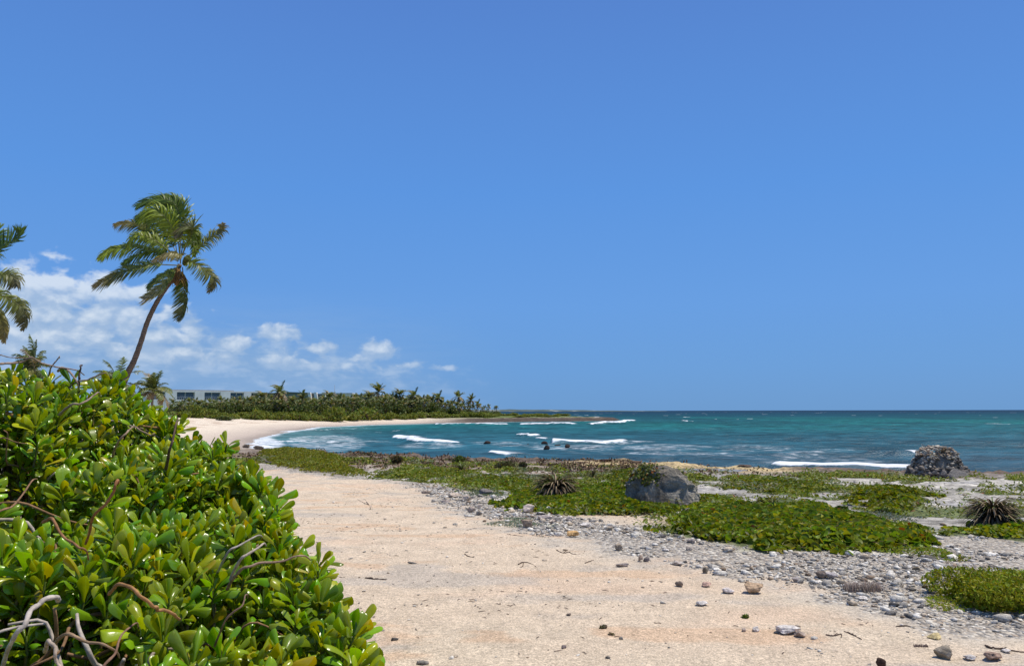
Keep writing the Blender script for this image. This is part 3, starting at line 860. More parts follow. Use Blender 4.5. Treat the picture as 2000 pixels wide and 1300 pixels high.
def patch(name, poly, leaf, size, dens, h, base, label, cat='ground cover', group=None, yellow=.05, red=.0, tilt=1.0, material='grape', edge=.35, kind='stuff', ragged=.6, stems=False, dark=.2):
    poly = gpoly(poly) if poly[0][0] > 100 else poly
    A = np.array(poly); lo = A.min(0) - .2; hi = A.max(0) + .2
    n = int(dens * np.prod(hi - lo))
    x = rng.uniform(lo[0], hi[0], n); y = rng.uniform(lo[1], hi[1], n)
    sd = sdpoly(x, y, poly) + (fbm(x * 2.3, y * 2.3, 3, len(poly) + 5) - .5) * ragged * 2
    k = sd > rng.random(n) ** 2.5 * .5; x, y, sd = x[k], y[k], sd[k]; n = len(x)
    mound = h * (1 - np.exp(-sd.clip(0) / edge)) * (.55 + .9 * fbm(x * 1.8, y * 1.8, 3, 88))
    lay = 1 - rng.random(n) ** 2 * .6
    z = height(x, y) + mound * lay + .012
    C = leaf_colors(n, base, .28, yellow, red, dark)
    C *= (.75 + .5 * fbm(x * 1.3, y * 1.3, 2, 99))[:, None]
    S = size * rng.uniform(.6, 1.25, n)
    acc = Acc(); V, Q, T = leaf
    inst(acc, V, Q, randrot(n, tilt), np.stack([x, y, z], 1), S, C, TT=T)
    if stems:
        for i in rng.choice(n, min(n, 260), replace=False):
            q = np.array([x[i], y[i], z[i]]); e = q + (rng.uniform(-.15, .15), rng.uniform(-.15, .15), rng.uniform(-.04, .03)); tube(acc, [q, (q + e) / 2 + (0, 0, .02), e], .004, 4, (.16, .10, .06))
    c = np.array([x.mean(), y.mean(), float(height(x.mean(), y.mean()))])
    o = link(name, acc.mesh(name, origin=c), M[material], loc=c)
    tag(o, label, cat, group, kind)
    return o

def vine():
    me = BO.data; co = np.array([v.co[:] for v in me.vertices]); nr = np.array([v.normal[:] for v in me.vertices])
    k = (co[:, 0] < .05) & (co[:, 2] > .28) & (co[:, 1] < .3) & (fbm(co[:, 0] * 5, co[:, 2] * 5 + co[:, 1] * 3, 3, 5) > .42 - .25 * (co[:, 2] > .55) + .2 * ss(-.3, 0, co[:, 0]))
    ids = rng.choice(np.where(k)[0], 620); P = co[ids] + nr[ids] * rng.uniform(.005, .05, (620, 1))
    a = Acc(); V, Q, T = DISC
    inst(a, V, Q, frames(np.cross(nr[ids], rng.normal(size=(620, 3))), rng.normal(size=620) * .6, nr[ids]), P, .026 * rng.uniform(.6, 1.2, 620), leaf_colors(620, (.11, .14, .03), .3, .04, .05, .3), TT=T)
    o = link('creeping_vine', a.mesh('creeping_vine'), M['grape'], loc=BO.location); o.rotation_euler = BO.rotation_euler
    tag(o, 'green and brown creeper hanging over the upper left of the big boulder', 'vine')
vine()
yg, mg, dg, ol = (.19, .24, .015), (.165, .225, .018), (.08, .13, .02), (.14, .15, .03)
GC = 'mats of low plants on the limestone'
patch('leafy_mat', [(1288, 1040), (1310, 1020), (1340, 1006), (1420, 1000), (1560, 994), (1640, 1004), (1720, 1020), (1790, 1038), (1835, 1060), (1780, 1074), (1700, 1080), (1600, 1080), (1480, 1076), (1380, 1062), (1310, 1050)],
      DISC, .043, 1300, .17, mg, 'large mat of round glossy green leaves with yellow and red ones, in front of bare limestone', group=GC, tilt=1.15, dark=.3, yellow=.07, red=.008, stems=True)
patch('leafy_mat', [(975, 985), (1020, 968), (1050, 958), (1110, 955), (1180, 950), (1230, 962), (1240, 985), (1320, 998), (1300, 1006), (1220, 1006), (1150, 1012), (1060, 1003), (1000, 998)],
      DISC, .042, 1100, .15, mg, 'mat of round green leaves between the spiky plant and the grey boulder', group=GC, tilt=1.1, dark=.3, yellow=.06, red=.008, stems=True)
patch('leafy_mat', [(1340, 975), (1400, 972), (1440, 985), (1420, 1002), (1350, 1000), (1325, 992)], DISC, .036, 1100, .13, mg, 'mat of round leaves hugging the right foot of the grey boulder', group=GC, yellow=.05, red=.008)
patch('creeping_mat', [(508, 882), (560, 876), (640, 884), (680, 900), (690, 916), (740, 930), (690, 932), (610, 920), (560, 912), (520, 900)], SPR, .06, 420, .35, (.17, .19, .018),
      'yellow green springy mat mounded at the top left of the sand, before the bay', group=GC, tilt=1.1, edge=.8, yellow=.02)
patch('creeping_mat', [(1790, 1172), (1840, 1168), (1900, 1172), (1945, 1188), (1900, 1196), (1840, 1194)], SPR, .018, 5200, .06, yg, 'flat mat of tiny yellow green leaves on gravel in front of a bright bush', group=GC, tilt=1.0, ragged=.12, yellow=.02)
patch('creeping_mat', [(1700, 1075), (1760, 1072), (1840, 1078), (1930, 1095), (1945, 1104), (1880, 1103), (1790, 1092)], SPR, .028, 1800, .06, (.14, .19, .02), 'thin green mat trailing right over the pebbles from the round leaves', group=GC, tilt=1.0, ragged=.3)
patch('leafy_mat', [(1660, 975), (1700, 958), (1760, 955), (1810, 968), (1820, 985), (1780, 1000), (1720, 1002), (1680, 992)], DISC, .040, 900, .16, (.15, .19, .014), 'yellowish round-leaved mat lying on pale limestone behind the large mat', group=GC, yellow=.08, red=.006)
patch('leafy_mat', [(1850, 1040), (1900, 1028), (1960, 1030), (2060, 1035), (2060, 1056), (1960, 1056), (1880, 1050)], DISC, .036, 1100, .13, mg, 'green mat under the dried spiky plant at the right edge', group=GC, yellow=.06)
patch('leafy_mat', [(1440, 935), (1520, 932), (1600, 945), (1640, 960), (1560, 968), (1480, 962), (1420, 955)], DISC, .042, 420, .10, (.135, .175, .016), 'green mat in the middle of the shelf, between boulder and sea', group=GC, yellow=.07, red=.006)
patch('leafy_mat', [(890, 938), (950, 932), (1010, 938), (1050, 950), (1000, 960), (930, 955), (900, 948)], DISC, .042, 560, .15, (.135, .18, .016), 'green mat left of the spiky plant, among pale stones', group=GC, yellow=.05, red=.006)
patch('leafy_mat', [(1180, 928), (1240, 918), (1300, 915), (1320, 925), (1270, 935), (1240, 950), (1190, 945)], DISC, .042, 560, .18, (.11, .145, .018), 'dull green mat growing up behind the grey boulder', group=GC, red=.015)
patch('creeping_mat', [(780, 922), (850, 918), (930, 920), (940, 930), (850, 934), (790, 932)], SPR, .06, 380, .15, (.16, .2, .02), 'bright green mat beside the driftwood, above the sand', group=GC, tilt=1.1)
patch('grey_creeper', [(965, 1022), (1000, 1014), (1040, 1016), (1050, 1028), (1010, 1034), (980, 1030)], SPR, .018, 2600, .03, (.13, .17, .14), 'sparse grey-green creeper round a brown cobble at the gravel edge', group=GC, tilt=.8, ragged=.4, yellow=0)
patch('grey_creeper', [(905, 955), (940, 950), (985, 962), (990, 976), (950, 978), (915, 968)], SPR, .03, 900, .04, (.10, .14, .11), 'dark grey-green creeper around a dark stone', group=GC, tilt=.8, ragged=.4, yellow=0)
patch('grey_creeper', [(1675, 1000), (1720, 996), (1780, 1004), (1770, 1022), (1710, 1022)], SPR, .03, 900, .05, (.10, .13, .11), 'silvery creeper on limestone behind the large mat', group=GC, tilt=.8, ragged=.4, yellow=0)
patch('grey_creeper', [(980, 925), (1080, 928), (1150, 940), (1060, 945), (980, 936)], SPR, .05, 250, .05, (.10, .13, .09), 'dull creeper mixed with driftwood on the shelf', group=GC, tilt=.8, ragged=.4, yellow=0)

def shelf_cover():
    n = 420000
    x = rng.uniform(-14, 32, n); y = 9.5 + (rng.random(n) ** .8) * 38
    k = (np.abs(x) < y * .85); x, y = x[k], y[k]
    s = shore(x, y); g = green_mask(x, y, s)
    k = rng.random(len(x)) < g; x, y = x[k], y[k]; n = len(x)
    sd = ss(.5, .62, fbm(x * .95, y * .6, 4, 51))
    z = height(x, y) + .012 + .15 * sd * rng.random(n)
    kind = fbm(x * .8 + 3, y * .8, 2, 66)
    C = leaf_colors(n, (.17, .21, .022), .3, .03, .01, .2)
    C = C * (1 - ss(.52, .62, kind)[:, None]) + leaf_colors(n, (.17, .19, .09), .25, 0, 0, .1) * ss(.52, .62, kind)[:, None]
    S = .022 + .0016 * y * rng.uniform(.7, 1.3, n)
    acc = Acc(); V, Q, T = SPR
    inst(acc, V, Q, randrot(n, .9), np.stack([x, y, z], 1), S, C, TT=T)
    print('cover', n)
    o = link('shelf_ground_cover', acc.mesh('cover'), M['farleaf'])
    tag(o, 'scattered low green tufts and mats over the grey limestone shelf', 'ground cover', kind='stuff')
    # brown dried fringe
    n = 90000
    x = rng.uniform(-16, 16, n); y = rng.uniform(24, 50, n); s = shore(x, y)
    w = ss(.5, 1.6, s) * ss(10, 5, s + 6 * (fbm(x * .5, y * .5, 4, 61) - .5)) * ss(12, 3, x) * ss(.4, .58, fbm(x * .9, y * .9, 3, 67)); k = rng.random(n) < w * .8
    x, y = x[k], y[k]; n = len(x)
    pal = np.array([(.17, .11, .07), (.25, .17, .11), (.12, .07, .05), (.11, .12, .04)]); C = pal[rng.choice(4, n, p=[.35, .25, .2, .2])] * rng.uniform(.8, 1.2, (n, 1))
    acc = Acc()
    inst(acc, V, Q, randrot(n, 1.2), np.stack([x, y, height(x, y) + rng.random(n) * .10], 1), rng.uniform(.05, .10, n), C, TT=T)
    o = link('dry_ground_cover', acc.mesh('drycover'), M['dry'])
    tag(o, 'band of brown dried creepers along the shore ledge', 'ground cover', kind='stuff')
shelf_cover()

# small bushes near by
def bush_mesh(name, w, d, h, n, leaf, size, base, yellow=.02, seed=0, lumps=7, dark=.15, flat=.5):
    r = np.random.default_rng(seed)
    L = np.stack([r.uniform(-.6, .6, lumps) * w / 2, r.uniform(-.6, .6, lumps) * d / 2, r.uniform(.25, .6, lumps) * h], 1); L[0] = (0, 0, h * .45)
    rad = np.stack([r.uniform(.4, .6, lumps) * w / 2, r.uniform(.4, .6, lumps) * d / 2, r.uniform(.35, .5, lumps) * h], 1); rad[0] *= 1.25
    k = r.integers(0, lumps, n)
    v = r.normal(size=(n, 3)); v /= np.linalg.norm(v, axis=1)[:, None]
    rr = r.uniform(.55, 1.08, n) ** .6
    P = L[k] + v * rad[k] * rr[:, None]
    P[:, 2] = np.abs(P[:, 2])
    C = leaf_colors(n, base, .3, yellow, 0, dark)
    acc = Acc(); V, Q, T = leaf
    inst(acc, V, Q, randrot(n, 1.3), P, size * r.uniform(.6, 1.3, n), C, TT=T)
    return acc.mesh(name)

def stem_mesh(name, w, h, n=9, seed=0, rad=.012, col=(.14, .10, .07)):
    r = np.random.default_rng(seed); a = Acc()
    for i in range(n):
        e = np.array([r.uniform(-.45, .45) * w, r.uniform(-.3, .3) * w, h * r.uniform(.5, .85)])
        tube(a, smooth_path([(e[0] * .1, e[1] * .1, -.05), e * (.45, .45, .5) + (r.uniform(-.05, .05) * w, 0, 0), e], 6), np.linspace(rad, rad * .35, 6), 5, col)
    return a.mesh(name)

def bush(name, px, py, wpx, hpx, n, size, base, label, seed, deep=.8, cat='bush', group=None, leaf=SPR, material='farleaf', yellow=.03, dark=.15):
    p = ground(px, py); s = p[1] / F; w = wpx * s; h = hpx * s
    t = empty(name, (p[0], p[1] + w * deep * .35, p[2])); tag(t, label, cat, group)
    link('foliage', bush_mesh('foliage', w, w * deep, h, n, leaf, size, base, yellow, seed, dark=dark), M[material], t)
    link('stem', stem_mesh('stem', w, h, 9, seed), M['bark'], t)
    return t
bush('bush', 2010, 1196, 270, 62, 14000, .019, (.22, .26, .012), 'bright yellow green fine-leaved bush standing on the gravel at the right edge', 12, .8, yellow=.12, dark=.1)
bush('bush', 1730, 1005, 0 + 26, 10, 500, .03, dg, 'tiny dark bush on limestone behind the large mat', 14)
bush('bush', 1648, 1003, 26, 13, 700, .03, dg, 'small round dark green bush behind the left part of the large mat', 15)
bush('bush', 1500, 1000 - 14, 40, 12, 500, .03, ol, 'low olive bush on the shelf behind the large mat', 16)
bush('sprig', 1457, 1208, 15, 6, 90, .016, (.10, .17, .02), 'single tiny green sprig alone on the sand', 17, cat='plant')
bush('sprig', 1178, 1228, 18, 6, 130, .010, (.13, .13, .06), 'tiny olive tuft in the sand, larger of two close together', 18, cat='plant')
bush('sprig', 1194, 1241, 13, 4, 90, .010, (.2, .19, .11), 'tiny pale tuft in the sand, smaller of two close together', 19, cat='plant')
bush('bush', 895, 905, 26, 16, 700, .06, (.09, .13, .02), 'small light green bush standing near the shore left of centre', 21)
bush('bush', 985, 914, 40, 14, 800, .06, (.10, .10, .04), 'brownish green spreading bush by the long driftwood pole', 22)
bush('bush', 775, 906, 24, 18, 700, .06, (.10, .08, .035), 'brown and olive bush above the pale rocks near the shore', 23)
bush('bush', 1020, 916, 22, 12, 400, .06, (.09, .09, .04), 'small olive bush beside the long driftwood pole', 24)

# dry spiky plants (agave-like rosettes)
def spiky(px, py, wpx, hpx, n, label, seed, green=.35, droop=1.0):
    p = ground(px, py); s = p[1] / F; R = wpx * s / 2 * 1.35; H = hpx * s * 1.15
    t = empty('spiky_plant', (p[0], p[1] + R * .5, p[2])); tag(t, label, 'plant', 'dried spiky plants on the shelf')
    r = np.random.default_rng(seed); a = Acc(); b = Acc()
    for i in range(n):
        az = r.uniform(0, 2 * math.pi); el = r.uniform(.05, 1.45) if i > n * .3 else r.uniform(.9, 1.5)
        L = math.hypot(R, H) * r.uniform(.7, 1.0); dx = np.array([math.cos(az), math.sin(az), 0])
        pts = []; q = np.array([0, 0, H * r.uniform(.15, .45)]); e = el
        for k in range(6):
            pts.append(q); q = q + (dx * math.cos(e) + np.array([0, 0, math.sin(e)])) * L / 5; e -= r.uniform(.2, .42) * droop * 1.25
            q[2] = max(q[2], .02)
        pts = np.array(pts); wd = R * .032 * np.array([.8, 1, 1, .85, .55, .08]); sd = np.array([-dx[1], dx[0], 0])
        V = np.vstack([pts - sd * wd[:, None], pts - np.array([0, 0, 1]) * wd[:, None] * .5, pts + sd * wd[:, None]])
        Q = []
        for k in range(5): Q += [(k, k + 1, 7 + k, 6 + k), (6 + k, 7 + k, 13 + k, 12 + k)]
        g = el > 1.0 and r.random() < green * 2
        (a if g else b).add(V, Q, None, np.array((.10, .13, .03) if g else [(.12, .085, .055), (.06, .045, .03), (.27, .21, .13)][r.integers(3)]) * r.uniform(.8, 1.2))
    if a.V: link('green_blades', a.mesh('green_blades'), M['palmleaf'], t)
    link('dry_blades', b.mesh('dry_blades'), M['dry'], t)
spiky(1088, 982, 78, 40, 420, 'dark dried spiky plant with few green blades, in the mat left of the boulder', 4, .12)
spiky(1958, 1040, 80, 50, 420, 'large dried spiky plant with drooping straw blades at the right edge', 5, .1)
spiky(1160, 935, 30, 12, 60, 'small reddish brown spiky plant on the shelf left of the boulder', 6, .1)
spiky(900, 925, 34, 16, 70, 'green spiky plant beside driftwood on the left part of the shelf', 7, .8)

def dry_tuft(px, py, wpx, hpx, n, label, cols, seed):
    p = ground(px, py); s = p[1] / F; a = Acc(); r = np.random.default_rng(seed)
    for i in range(n):
        x = r.uniform(-.5, .5) * wpx * s; y = r.uniform(0, .5) * wpx * s * .6; h = hpx * s * r.uniform(.4, 1)
        dx, dy = r.uniform(-.4, .4) * h, r.uniform(-.4, .4) * h
        tube(a, [(x, y, -.01), (x + dx * .4, y + dy * .4, h * .6), (x + dx, y + dy, h)], [.0028, .002, .001], 3, np.array(cols[r.integers(len(cols))]))
    o = link('dry_tuft', a.mesh('dry_tuft'), M['dry'], loc=p); tag(o, label, 'plant')
dry_tuft(1690, 1158, 70, 20, 420, 'dry grey-pink tuft of thin twigs in the gravel', [(.36, .28, .24), (.28, .22, .18), (.45, .38, .32)], 3)
dry_tuft(1800, 1265, 26, 5, 90, 'small withered dark tuft lying in sand near the golden stone', [(.22, .16, .14)], 5)

# twigs and driftwood
def stick(pts, rad, label, cat='twig', group='twigs washed onto the sand', col=(.10, .07, .055), lift=.5, branch=None):
    W = np.array([ground(a, b) for a, b in pts]); W[:, 2] += rad * lift
    W = smooth_path(W, len(pts) * 4); a = Acc(); o0 = W[0].copy()
    n = len(W); jit = rng.normal(size=(n, 3)) * rad * .35; W = W + jit
    tube(a, W - o0, np.linspace(rad, rad * .45, n), 6, col)
    if branch is not None:
        B = np.array([ground(x, y) for x, y in branch]); B[:, 2] += rad * lift; B = smooth_path(B, len(branch) * 3)
        tube(a, B - o0, np.linspace(rad * .7, rad * .3, len(B)), 5, col)
    o = link('twig' if cat == 'twig' else cat.replace(' ', '_'), a.mesh('stick'), M['bark'], loc=o0); tag(o, label, cat, group)
stick([(724, 994), (720, 985), (712, 974)], .008, 'forked thin twig lying alone on the upper sand', branch=[(720, 985), (708, 980), (698, 974)])
stick([(1012, 1102), (1022, 1098), (1035, 1100), (1047, 1107)], .007, 'dark crooked twig arched in the middle of the sand', branch=[(1022, 1098), (1020, 1106), (1014, 1108)])
stick([(1086, 1074), (1100, 1080), (1110, 1078), (1120, 1082), (1140, 1081)], .006, 'wavy reddish twig on the sand below the golden stone', branch=[(1100, 1080), (1108, 1073)])
stick([(1649, 1234), (1665, 1241), (1682, 1250)], .007, 'straight slanting twig on the sand at the right')
stick([(1612, 1241), (1626, 1243), (1642, 1240), (1642, 1247)], .006, 'bent twig near the flat white rock', branch=[(1626, 1243), (1634, 1238)])
stick([(1924, 1263), (1935, 1268), (1955, 1270), (1975, 1273), (2005, 1276)], .008, 'long dark twig running out of the picture at lower right', branch=[(1955, 1270), (1965, 1266)])
stick([(1142, 1100), (1150, 1097), (1158, 1094)], .006, 'short straight twig between the arched twig and the gravel')
stick([(1360, 1095), (1385, 1096), (1415, 1094)], .010, 'slender grey stick along the pebble border', col=(.25, .22, .2))
stick([(990, 1043), (1005, 1045), (1021, 1047)], .005, 'thin straight twig just below the grey creeper')
stick([(1750, 1225), (1770, 1224), (1785, 1228)], .006, 'faint curved twig left of the golden flat stone')
stick([(908, 1082), (914, 1086), (925, 1088)], .007, 'small knotted twig on the sand left of the arched one', branch=[(914, 1086), (906, 1081)])
stick([(715, 1128), (735, 1130), (755, 1131)], .010, 'dark twig among debris close to the leafy shrub')
stick([(1052, 917), (1080, 920), (1120, 924), (1150, 926)], .035, 'long grey driftwood pole lying across the shelf', 'driftwood', None, (.30, .26, .22))
stick([(806, 917), (830, 916), (855, 917)], .05, 'grey weathered driftwood log beside the bright green mat', 'driftwood', None, (.24, .2, .17))
stick([(862, 917), (872, 916), (884, 917)], .045, 'short pale driftwood log right of the grey one', 'driftwood', None, (.38, .33, .27))
stick([(492, 893), (510, 897), (530, 905)], .09, 'thick dark log at the left end of the yellow green mat', 'driftwood', None, (.17, .14, .12))

def litter():
    n = 5200
    x = rng.uniform(-4, 8, n); y = rng.uniform(4.2, 20, n); k = (sdpoly(x, y, SAND) > .1) & (rng.random(n) < .12 + ss(.55, .7, fbm(x * .5, y * .9, 3, 141))); x, y = x[k], y[k]
    a = Acc()
    for i in range(len(x)):
        z = float(height(x[i], y[i])); L = rng.uniform(.006, .035); an = rng.uniform(0, 3.14)
        e = np.array([math.cos(an) * L, math.sin(an) * L, 0]); p = np.array([x[i], y[i], z + .003])
        tube(a, [p - e, p + (rng.uniform(-.008, .008), rng.uniform(-.008, .008), .003), p + e], [.002, .003, .001], 4, np.array((.11, .075, .06)) * rng.uniform(.7, 1.6))
    o = link('sand_debris', a.mesh('debris'), M['bark']); tag(o, 'tiny dark bits of twig and seaweed strewn over the sand', 'debris', kind='stuff')
litter()

# ------------------------------------------------------------------ big foreground shrub
CT = np.array([(-.55, 2.9, .68), (-.58, 3.2, .79), (-.86, 3.6, .96), (-1.22, 4.2, 1.12), (-1.54, 4.8, 1.26), (-2.0, 5.2, 1.42), (-2.48, 5.5, 1.61), (-2.82, 5.55, 1.82), (-3.06, 5.35, 1.90),
               (-3.3, 4.9, 1.94), (-1.33, 2.2, .86), (-.95, 2.4, .78), (-1.77, 3.5, 1.13), (-.9, 1.6, .5), (-2.4, 3.6, 1.34), (-2.5, 4.6, 1.52), (-1.9, 2.8, 1.05), (-1.5, 4.0, 1.1), (-4.5, 4.5, 2.0), (-3.2, 3.8, 1.6), (-3, 2.5, 1.35), (-5.5, 3, 1.9), (-.62, 2.3, .5)])
def shrub_top(x, y):
    d = (x[:, None] - CT[None, :, 0]) ** 2 + (y[:, None] - CT[None, :, 1]) ** 2 + .01
    w = d ** -1.6
    return (w * CT[None, :, 2]).sum(1) / w.sum(1)

def naupaka_leaf(curl, arch, fold):
    t = np.array([0, .12, .3, .5, .68, .82, .92, .98, 1.0]); w = np.array([.04, .05, .09, .155, .205, .22, .19, .12, .04])
    us = np.array([-1, -.6, 0, .6, 1]); V = []; A = []
    ang = arch * t ** 1.3
    x = np.concatenate([[0], np.cumsum(np.diff(t) * np.cos((ang[1:] + ang[:-1]) / 2))]); z = np.concatenate([[0], -np.cumsum(np.diff(t) * np.sin((ang[1:] + ang[:-1]) / 2))])
    for i in range(len(t)):
        for u in us:
            c = -1.75 * curl * w[i] * abs(u) ** 2.2 + fold * abs(u) * w[i]
            yy = u * w[i] * (1 - .3 * abs(curl) * abs(u))
            V.append((x[i] + c * math.sin(ang[i]) * .6, yy, z[i] + c * math.cos(ang[i]))); A.append(abs(u) if True else 0)
    Q = []
    for i in range(len(t) - 1):
        for j in range(4): Q.append((i * 5 + j, (i + 1) * 5 + j, (i + 1) * 5 + j + 1, i * 5 + j + 1))
    return np.array(V), np.array(Q), np.array(A)

def big_shrub():
    # rosette centres
    P = []; N = []; 
    n = 18000
    x = rng.uniform(-5.2, -.4, n); y = rng.uniform(1.3, 5.7, n)
    k = (sdpoly(x, y, SHRUBXY) > .03) & (x > -.82 * y - .5); x, y = x[k], y[k]
    z = shrub_top(x, y) + .08 * (fbm(x * 2.4, y * 2.4, 3, 151) - .5) * 2
    # gaps
    gap = fbm(x * 1.9 + 7, y * 1.9 + 2, 3, 152); hole = .9 * ss(.58, .66, gap) + 1.03 * ss(.32, .22, np.abs(x + .585 * y) * 2.3 / y + .10 * (gap - .5)) * ss(3.05, 2.75, y + .8 * (gap - .5)) + .9 * np.exp(-(((x + 1.12) / .16) ** 2 + ((y - 3.15) / .2) ** 2) ** 2) + .8 * np.exp(-(((x + 2.5) / .25) ** 2 + ((y - 4.6) / .4) ** 2)) 
    lay = rng.random(len(x)) ** 1.2
    z = z - lay * .48 - np.clip(hole, 0, 1) * .30
    kk = rng.random(len(x)) > np.clip(hole, 0, 1) * .985; x, y, z, hole = x[kk], y[kk], z[kk], hole[kk]
    pts = np.stack([x, y, z], 1)
    # thin out to keep rosettes apart
    order = rng.permutation(len(pts)); kept = []; cell = {}
    rad = .082
    for i in order:
        p = pts[i]; key = tuple((p // rad).astype(int)); ok = True
        for a in (-1, 0, 1):
            for b in (-1, 0, 1):
                for c in (-1, 0, 1):
                    for j in cell.get((key[0] + a, key[1] + b, key[2] + c), ()):
                        if ((pts[j] - p) ** 2).sum() < rad * rad: ok = False
        if ok: kept.append(i); cell.setdefault(key, []).append(i)
    kept = np.array(kept); P = pts[kept]
    e = .05
    gx = (shrub_top(P[:, 0] + e, P[:, 1]) - shrub_top(P[:, 0] - e, P[:, 1])) / (2 * e); gy = (shrub_top(P[:, 0], P[:, 1] + e) - shrub_top(P[:, 0], P[:, 1] - e)) / (2 * e)
    N = np.stack([-gx * .8, -gy * .8, np.ones(len(P))], 1)
    # side wall towards the sand and the back
    edge = np.array(SHRUBXY[:11] + []); W = []; WN = []
    for i in range(len(edge) - 1):
        a, b = edge[i], edge[i + 1]; L = np.hypot(*(b - a)); m_ = int(L * 95)
        out = np.array([(b - a)[1], -(b - a)[0]]) / L
        for j in range(m_):
            q = a + (b - a) * rng.random(); zt = float(shrub_top(np.array([q[0]]), np.array([q[1]]))[0])
            zz = rng.uniform(.12, 1) ** .7 * zt
            q = q - out * rng.uniform(0, .18) ; W.append((q[0], q[1], zz)); WN.append((out[0] * .9, out[1] * .9, .9))
    P = np.vstack([P, W]); N = np.vstack([N, WN])
    N = N / np.linalg.norm(N, axis=1)[:, None] * .6 + rng.normal(size=N.shape) * .15 + np.array([0, -.08, .75])
    N /= np.linalg.norm(N, axis=1)[:, None]
    print('rosettes', len(P))
    acc = Acc(); yel = Acc()
    nr = len(P)
    variants = [naupaka_leaf(c, a, f) for c, a, f in [(.55, .5, .1), (.8, .7, 0), (.35, .35, .25), (1.05, .9, 0), (.45, 1.1, .1), (.7, .25, .05), (.15, .6, .3)]]
    base = np.cross(N, np.array([0.31, .2, .93])); base /= np.linalg.norm(base, axis=1)[:, None]; base2 = np.cross(N, base)
    D = []; O = []; S = []; VV = []; UP = []; idx = []
    rs = rng.uniform(.75, 1.2, nr)
    for k in range(13):
        on = rng.random(nr) < (1 if k < 9 else .6)
        a = k * 2.39996 + rng.uniform(0, 6.28, nr) * 0 + np.arange(nr) * 1.7 + rng.normal(size=nr) * .2
        f = k / 12.0
        el = np.radians(84 - 76 * f ** .85) + rng.normal(size=nr) * .16
        r = base * np.cos(a)[:, None] + base2 * np.sin(a)[:, None]
        d = r * np.cos(el)[:, None] + N * np.sin(el)[:, None]
        ln = (.050 + .076 * math.sin(math.pi * min(1, .22 + f * .75)) ) * rs * rng.uniform(.8, 1.2, nr)
        o = P - N * (.01 + .055 * f) + r * .006
        D.append(d[on]); O.append(o[on]); S.append(ln[on]); UP.append((N * 1.0 + (-r) * .4 * (1 - f) + 1e-3)[on]); VV.append(rng.integers(0, len(variants), on.sum())); idx.append(np.where(on)[0])
    D = np.vstack(D); O = np.vstack(O); S = np.concatenate(S); UP = np.vstack(UP); VV = np.concatenate(VV); idx = np.concatenate(idx)
    n = len(D); print('leaves', n)
    C = np.tile(np.array([.185, .315, .006]), (n, 1)) * rng.uniform(.7, 1.3, (n, 1)); C[:, 0] *= rng.uniform(.7, 1.6, n)
    rc = rng.uniform(.8, 1.2, (nr, 1)); C *= rc[idx]
    isy = rng.random(n) < .03
    C[isy] = np.array([.45, .38, .02]) * rng.uniform(.6, 1.1, (isy.sum(), 1))
    ol_ = (rng.random(n) < .12) & ~isy; C[ol_] = np.array([.16, .23, .012]) * rng.uniform(.8, 1.2, (ol_.sum(), 1))
    R = frames(D, rng.normal(size=n) * .25, UP)
    for v, (TV, TQ, TC) in enumerate(variants):
        for A_, sel in ((acc, (VV == v) & ~isy), (yel, (VV == v) & isy)):
            if sel.any():
                wd = rng.uniform(.75, 1.0, sel.sum())
                inst(A_, TV, TQ, R[sel], O[sel], np.stack([S[sel], S[sel] * wd, S[sel] * wd], 1), C[sel], TC=TC)
    root = np.array((-2.2, 3.6, 0.))
    t = empty('leafy_shrub', root); tag(t, 'big glossy-leaved green shrub sloping down to the sand across the lower left', 'shrub')
    link('foliage', acc.mesh('foliage', origin=root), M['naupaka'], t)
    link('yellow_leaves', yel.mesh('yellow_leaves', origin=root), M['naupaka'], t)['label'] = 'yellowing leaves scattered through the shrub'
    # stems
    st = Acc()
    for i in range(nr):
        p = P[i]; nrm = N[i]
        L = rng.uniform(.22, .5); q1 = p - nrm * .06; q2 = q1 - nrm * L * .4 + rng.normal(size=3) * .03 - (0, 0, L * .12); q3 = q2 + np.array([(root[0] - p[0]) * .08, (root[1] - p[1]) * .08, -L * .6]) + rng.normal(size=3) * .05
        q3[2] = max(q3[2], .05)
        tube(st, [p, q1, (q1 + q2) / 2 + rng.normal(size=3) * .008, q2, q3], [.0045, .006, .0065, .007, .009], 5,
             np.array([(.12, .18, .03), (.14, .14, .04), (.20, .14, .07), (.24, .17, .11), (.28, .22, .17)]) * rng.uniform(.7, 1.2), cap=False)
    link('stems', st.mesh('stems', origin=root), M['bark'], t)
    # woody branches, crooked, running inside and out of the shrub
    br = Acc()
    for i in range(420):
        a = P[rng.integers(nr)].copy() if i % 3 else np.array([rng.uniform(-2.3, -1.2), rng.uniform(2.2, 3.2), rng.uniform(.35, .85)]); a[2] -= rng.uniform(.08, .5); a[2] = max(a[2], .1)
        d = rng.normal(size=3); d[2] = abs(d[2]) * .5; d /= np.linalg.norm(d); pts = [a]
        for k in range(6):
            d = d + rng.normal(size=3) * .45; d[2] -= .05; d /= np.linalg.norm(d); a = a + d * rng.uniform(.05, .12); pts.append(a)
        pts = np.array(pts)
        if (sdpoly(pts[:, 0], pts[:, 1], SHRUBXY) < .12).any(): continue
        pts[:, 2] = np.minimum(pts[:, 2], shrub_top(pts[:, 0], pts[:, 1]) - .03)
        r0 = rng.uniform(.006, .014); c = [(.34, .27, .21), (.22, .13, .07), (.42, .36, .3), (.28, .16, .08)][rng.integers(4)]
        tube(br, smooth_path(pts, 16), np.linspace(r0, r0 * .45, 16), 6, c)
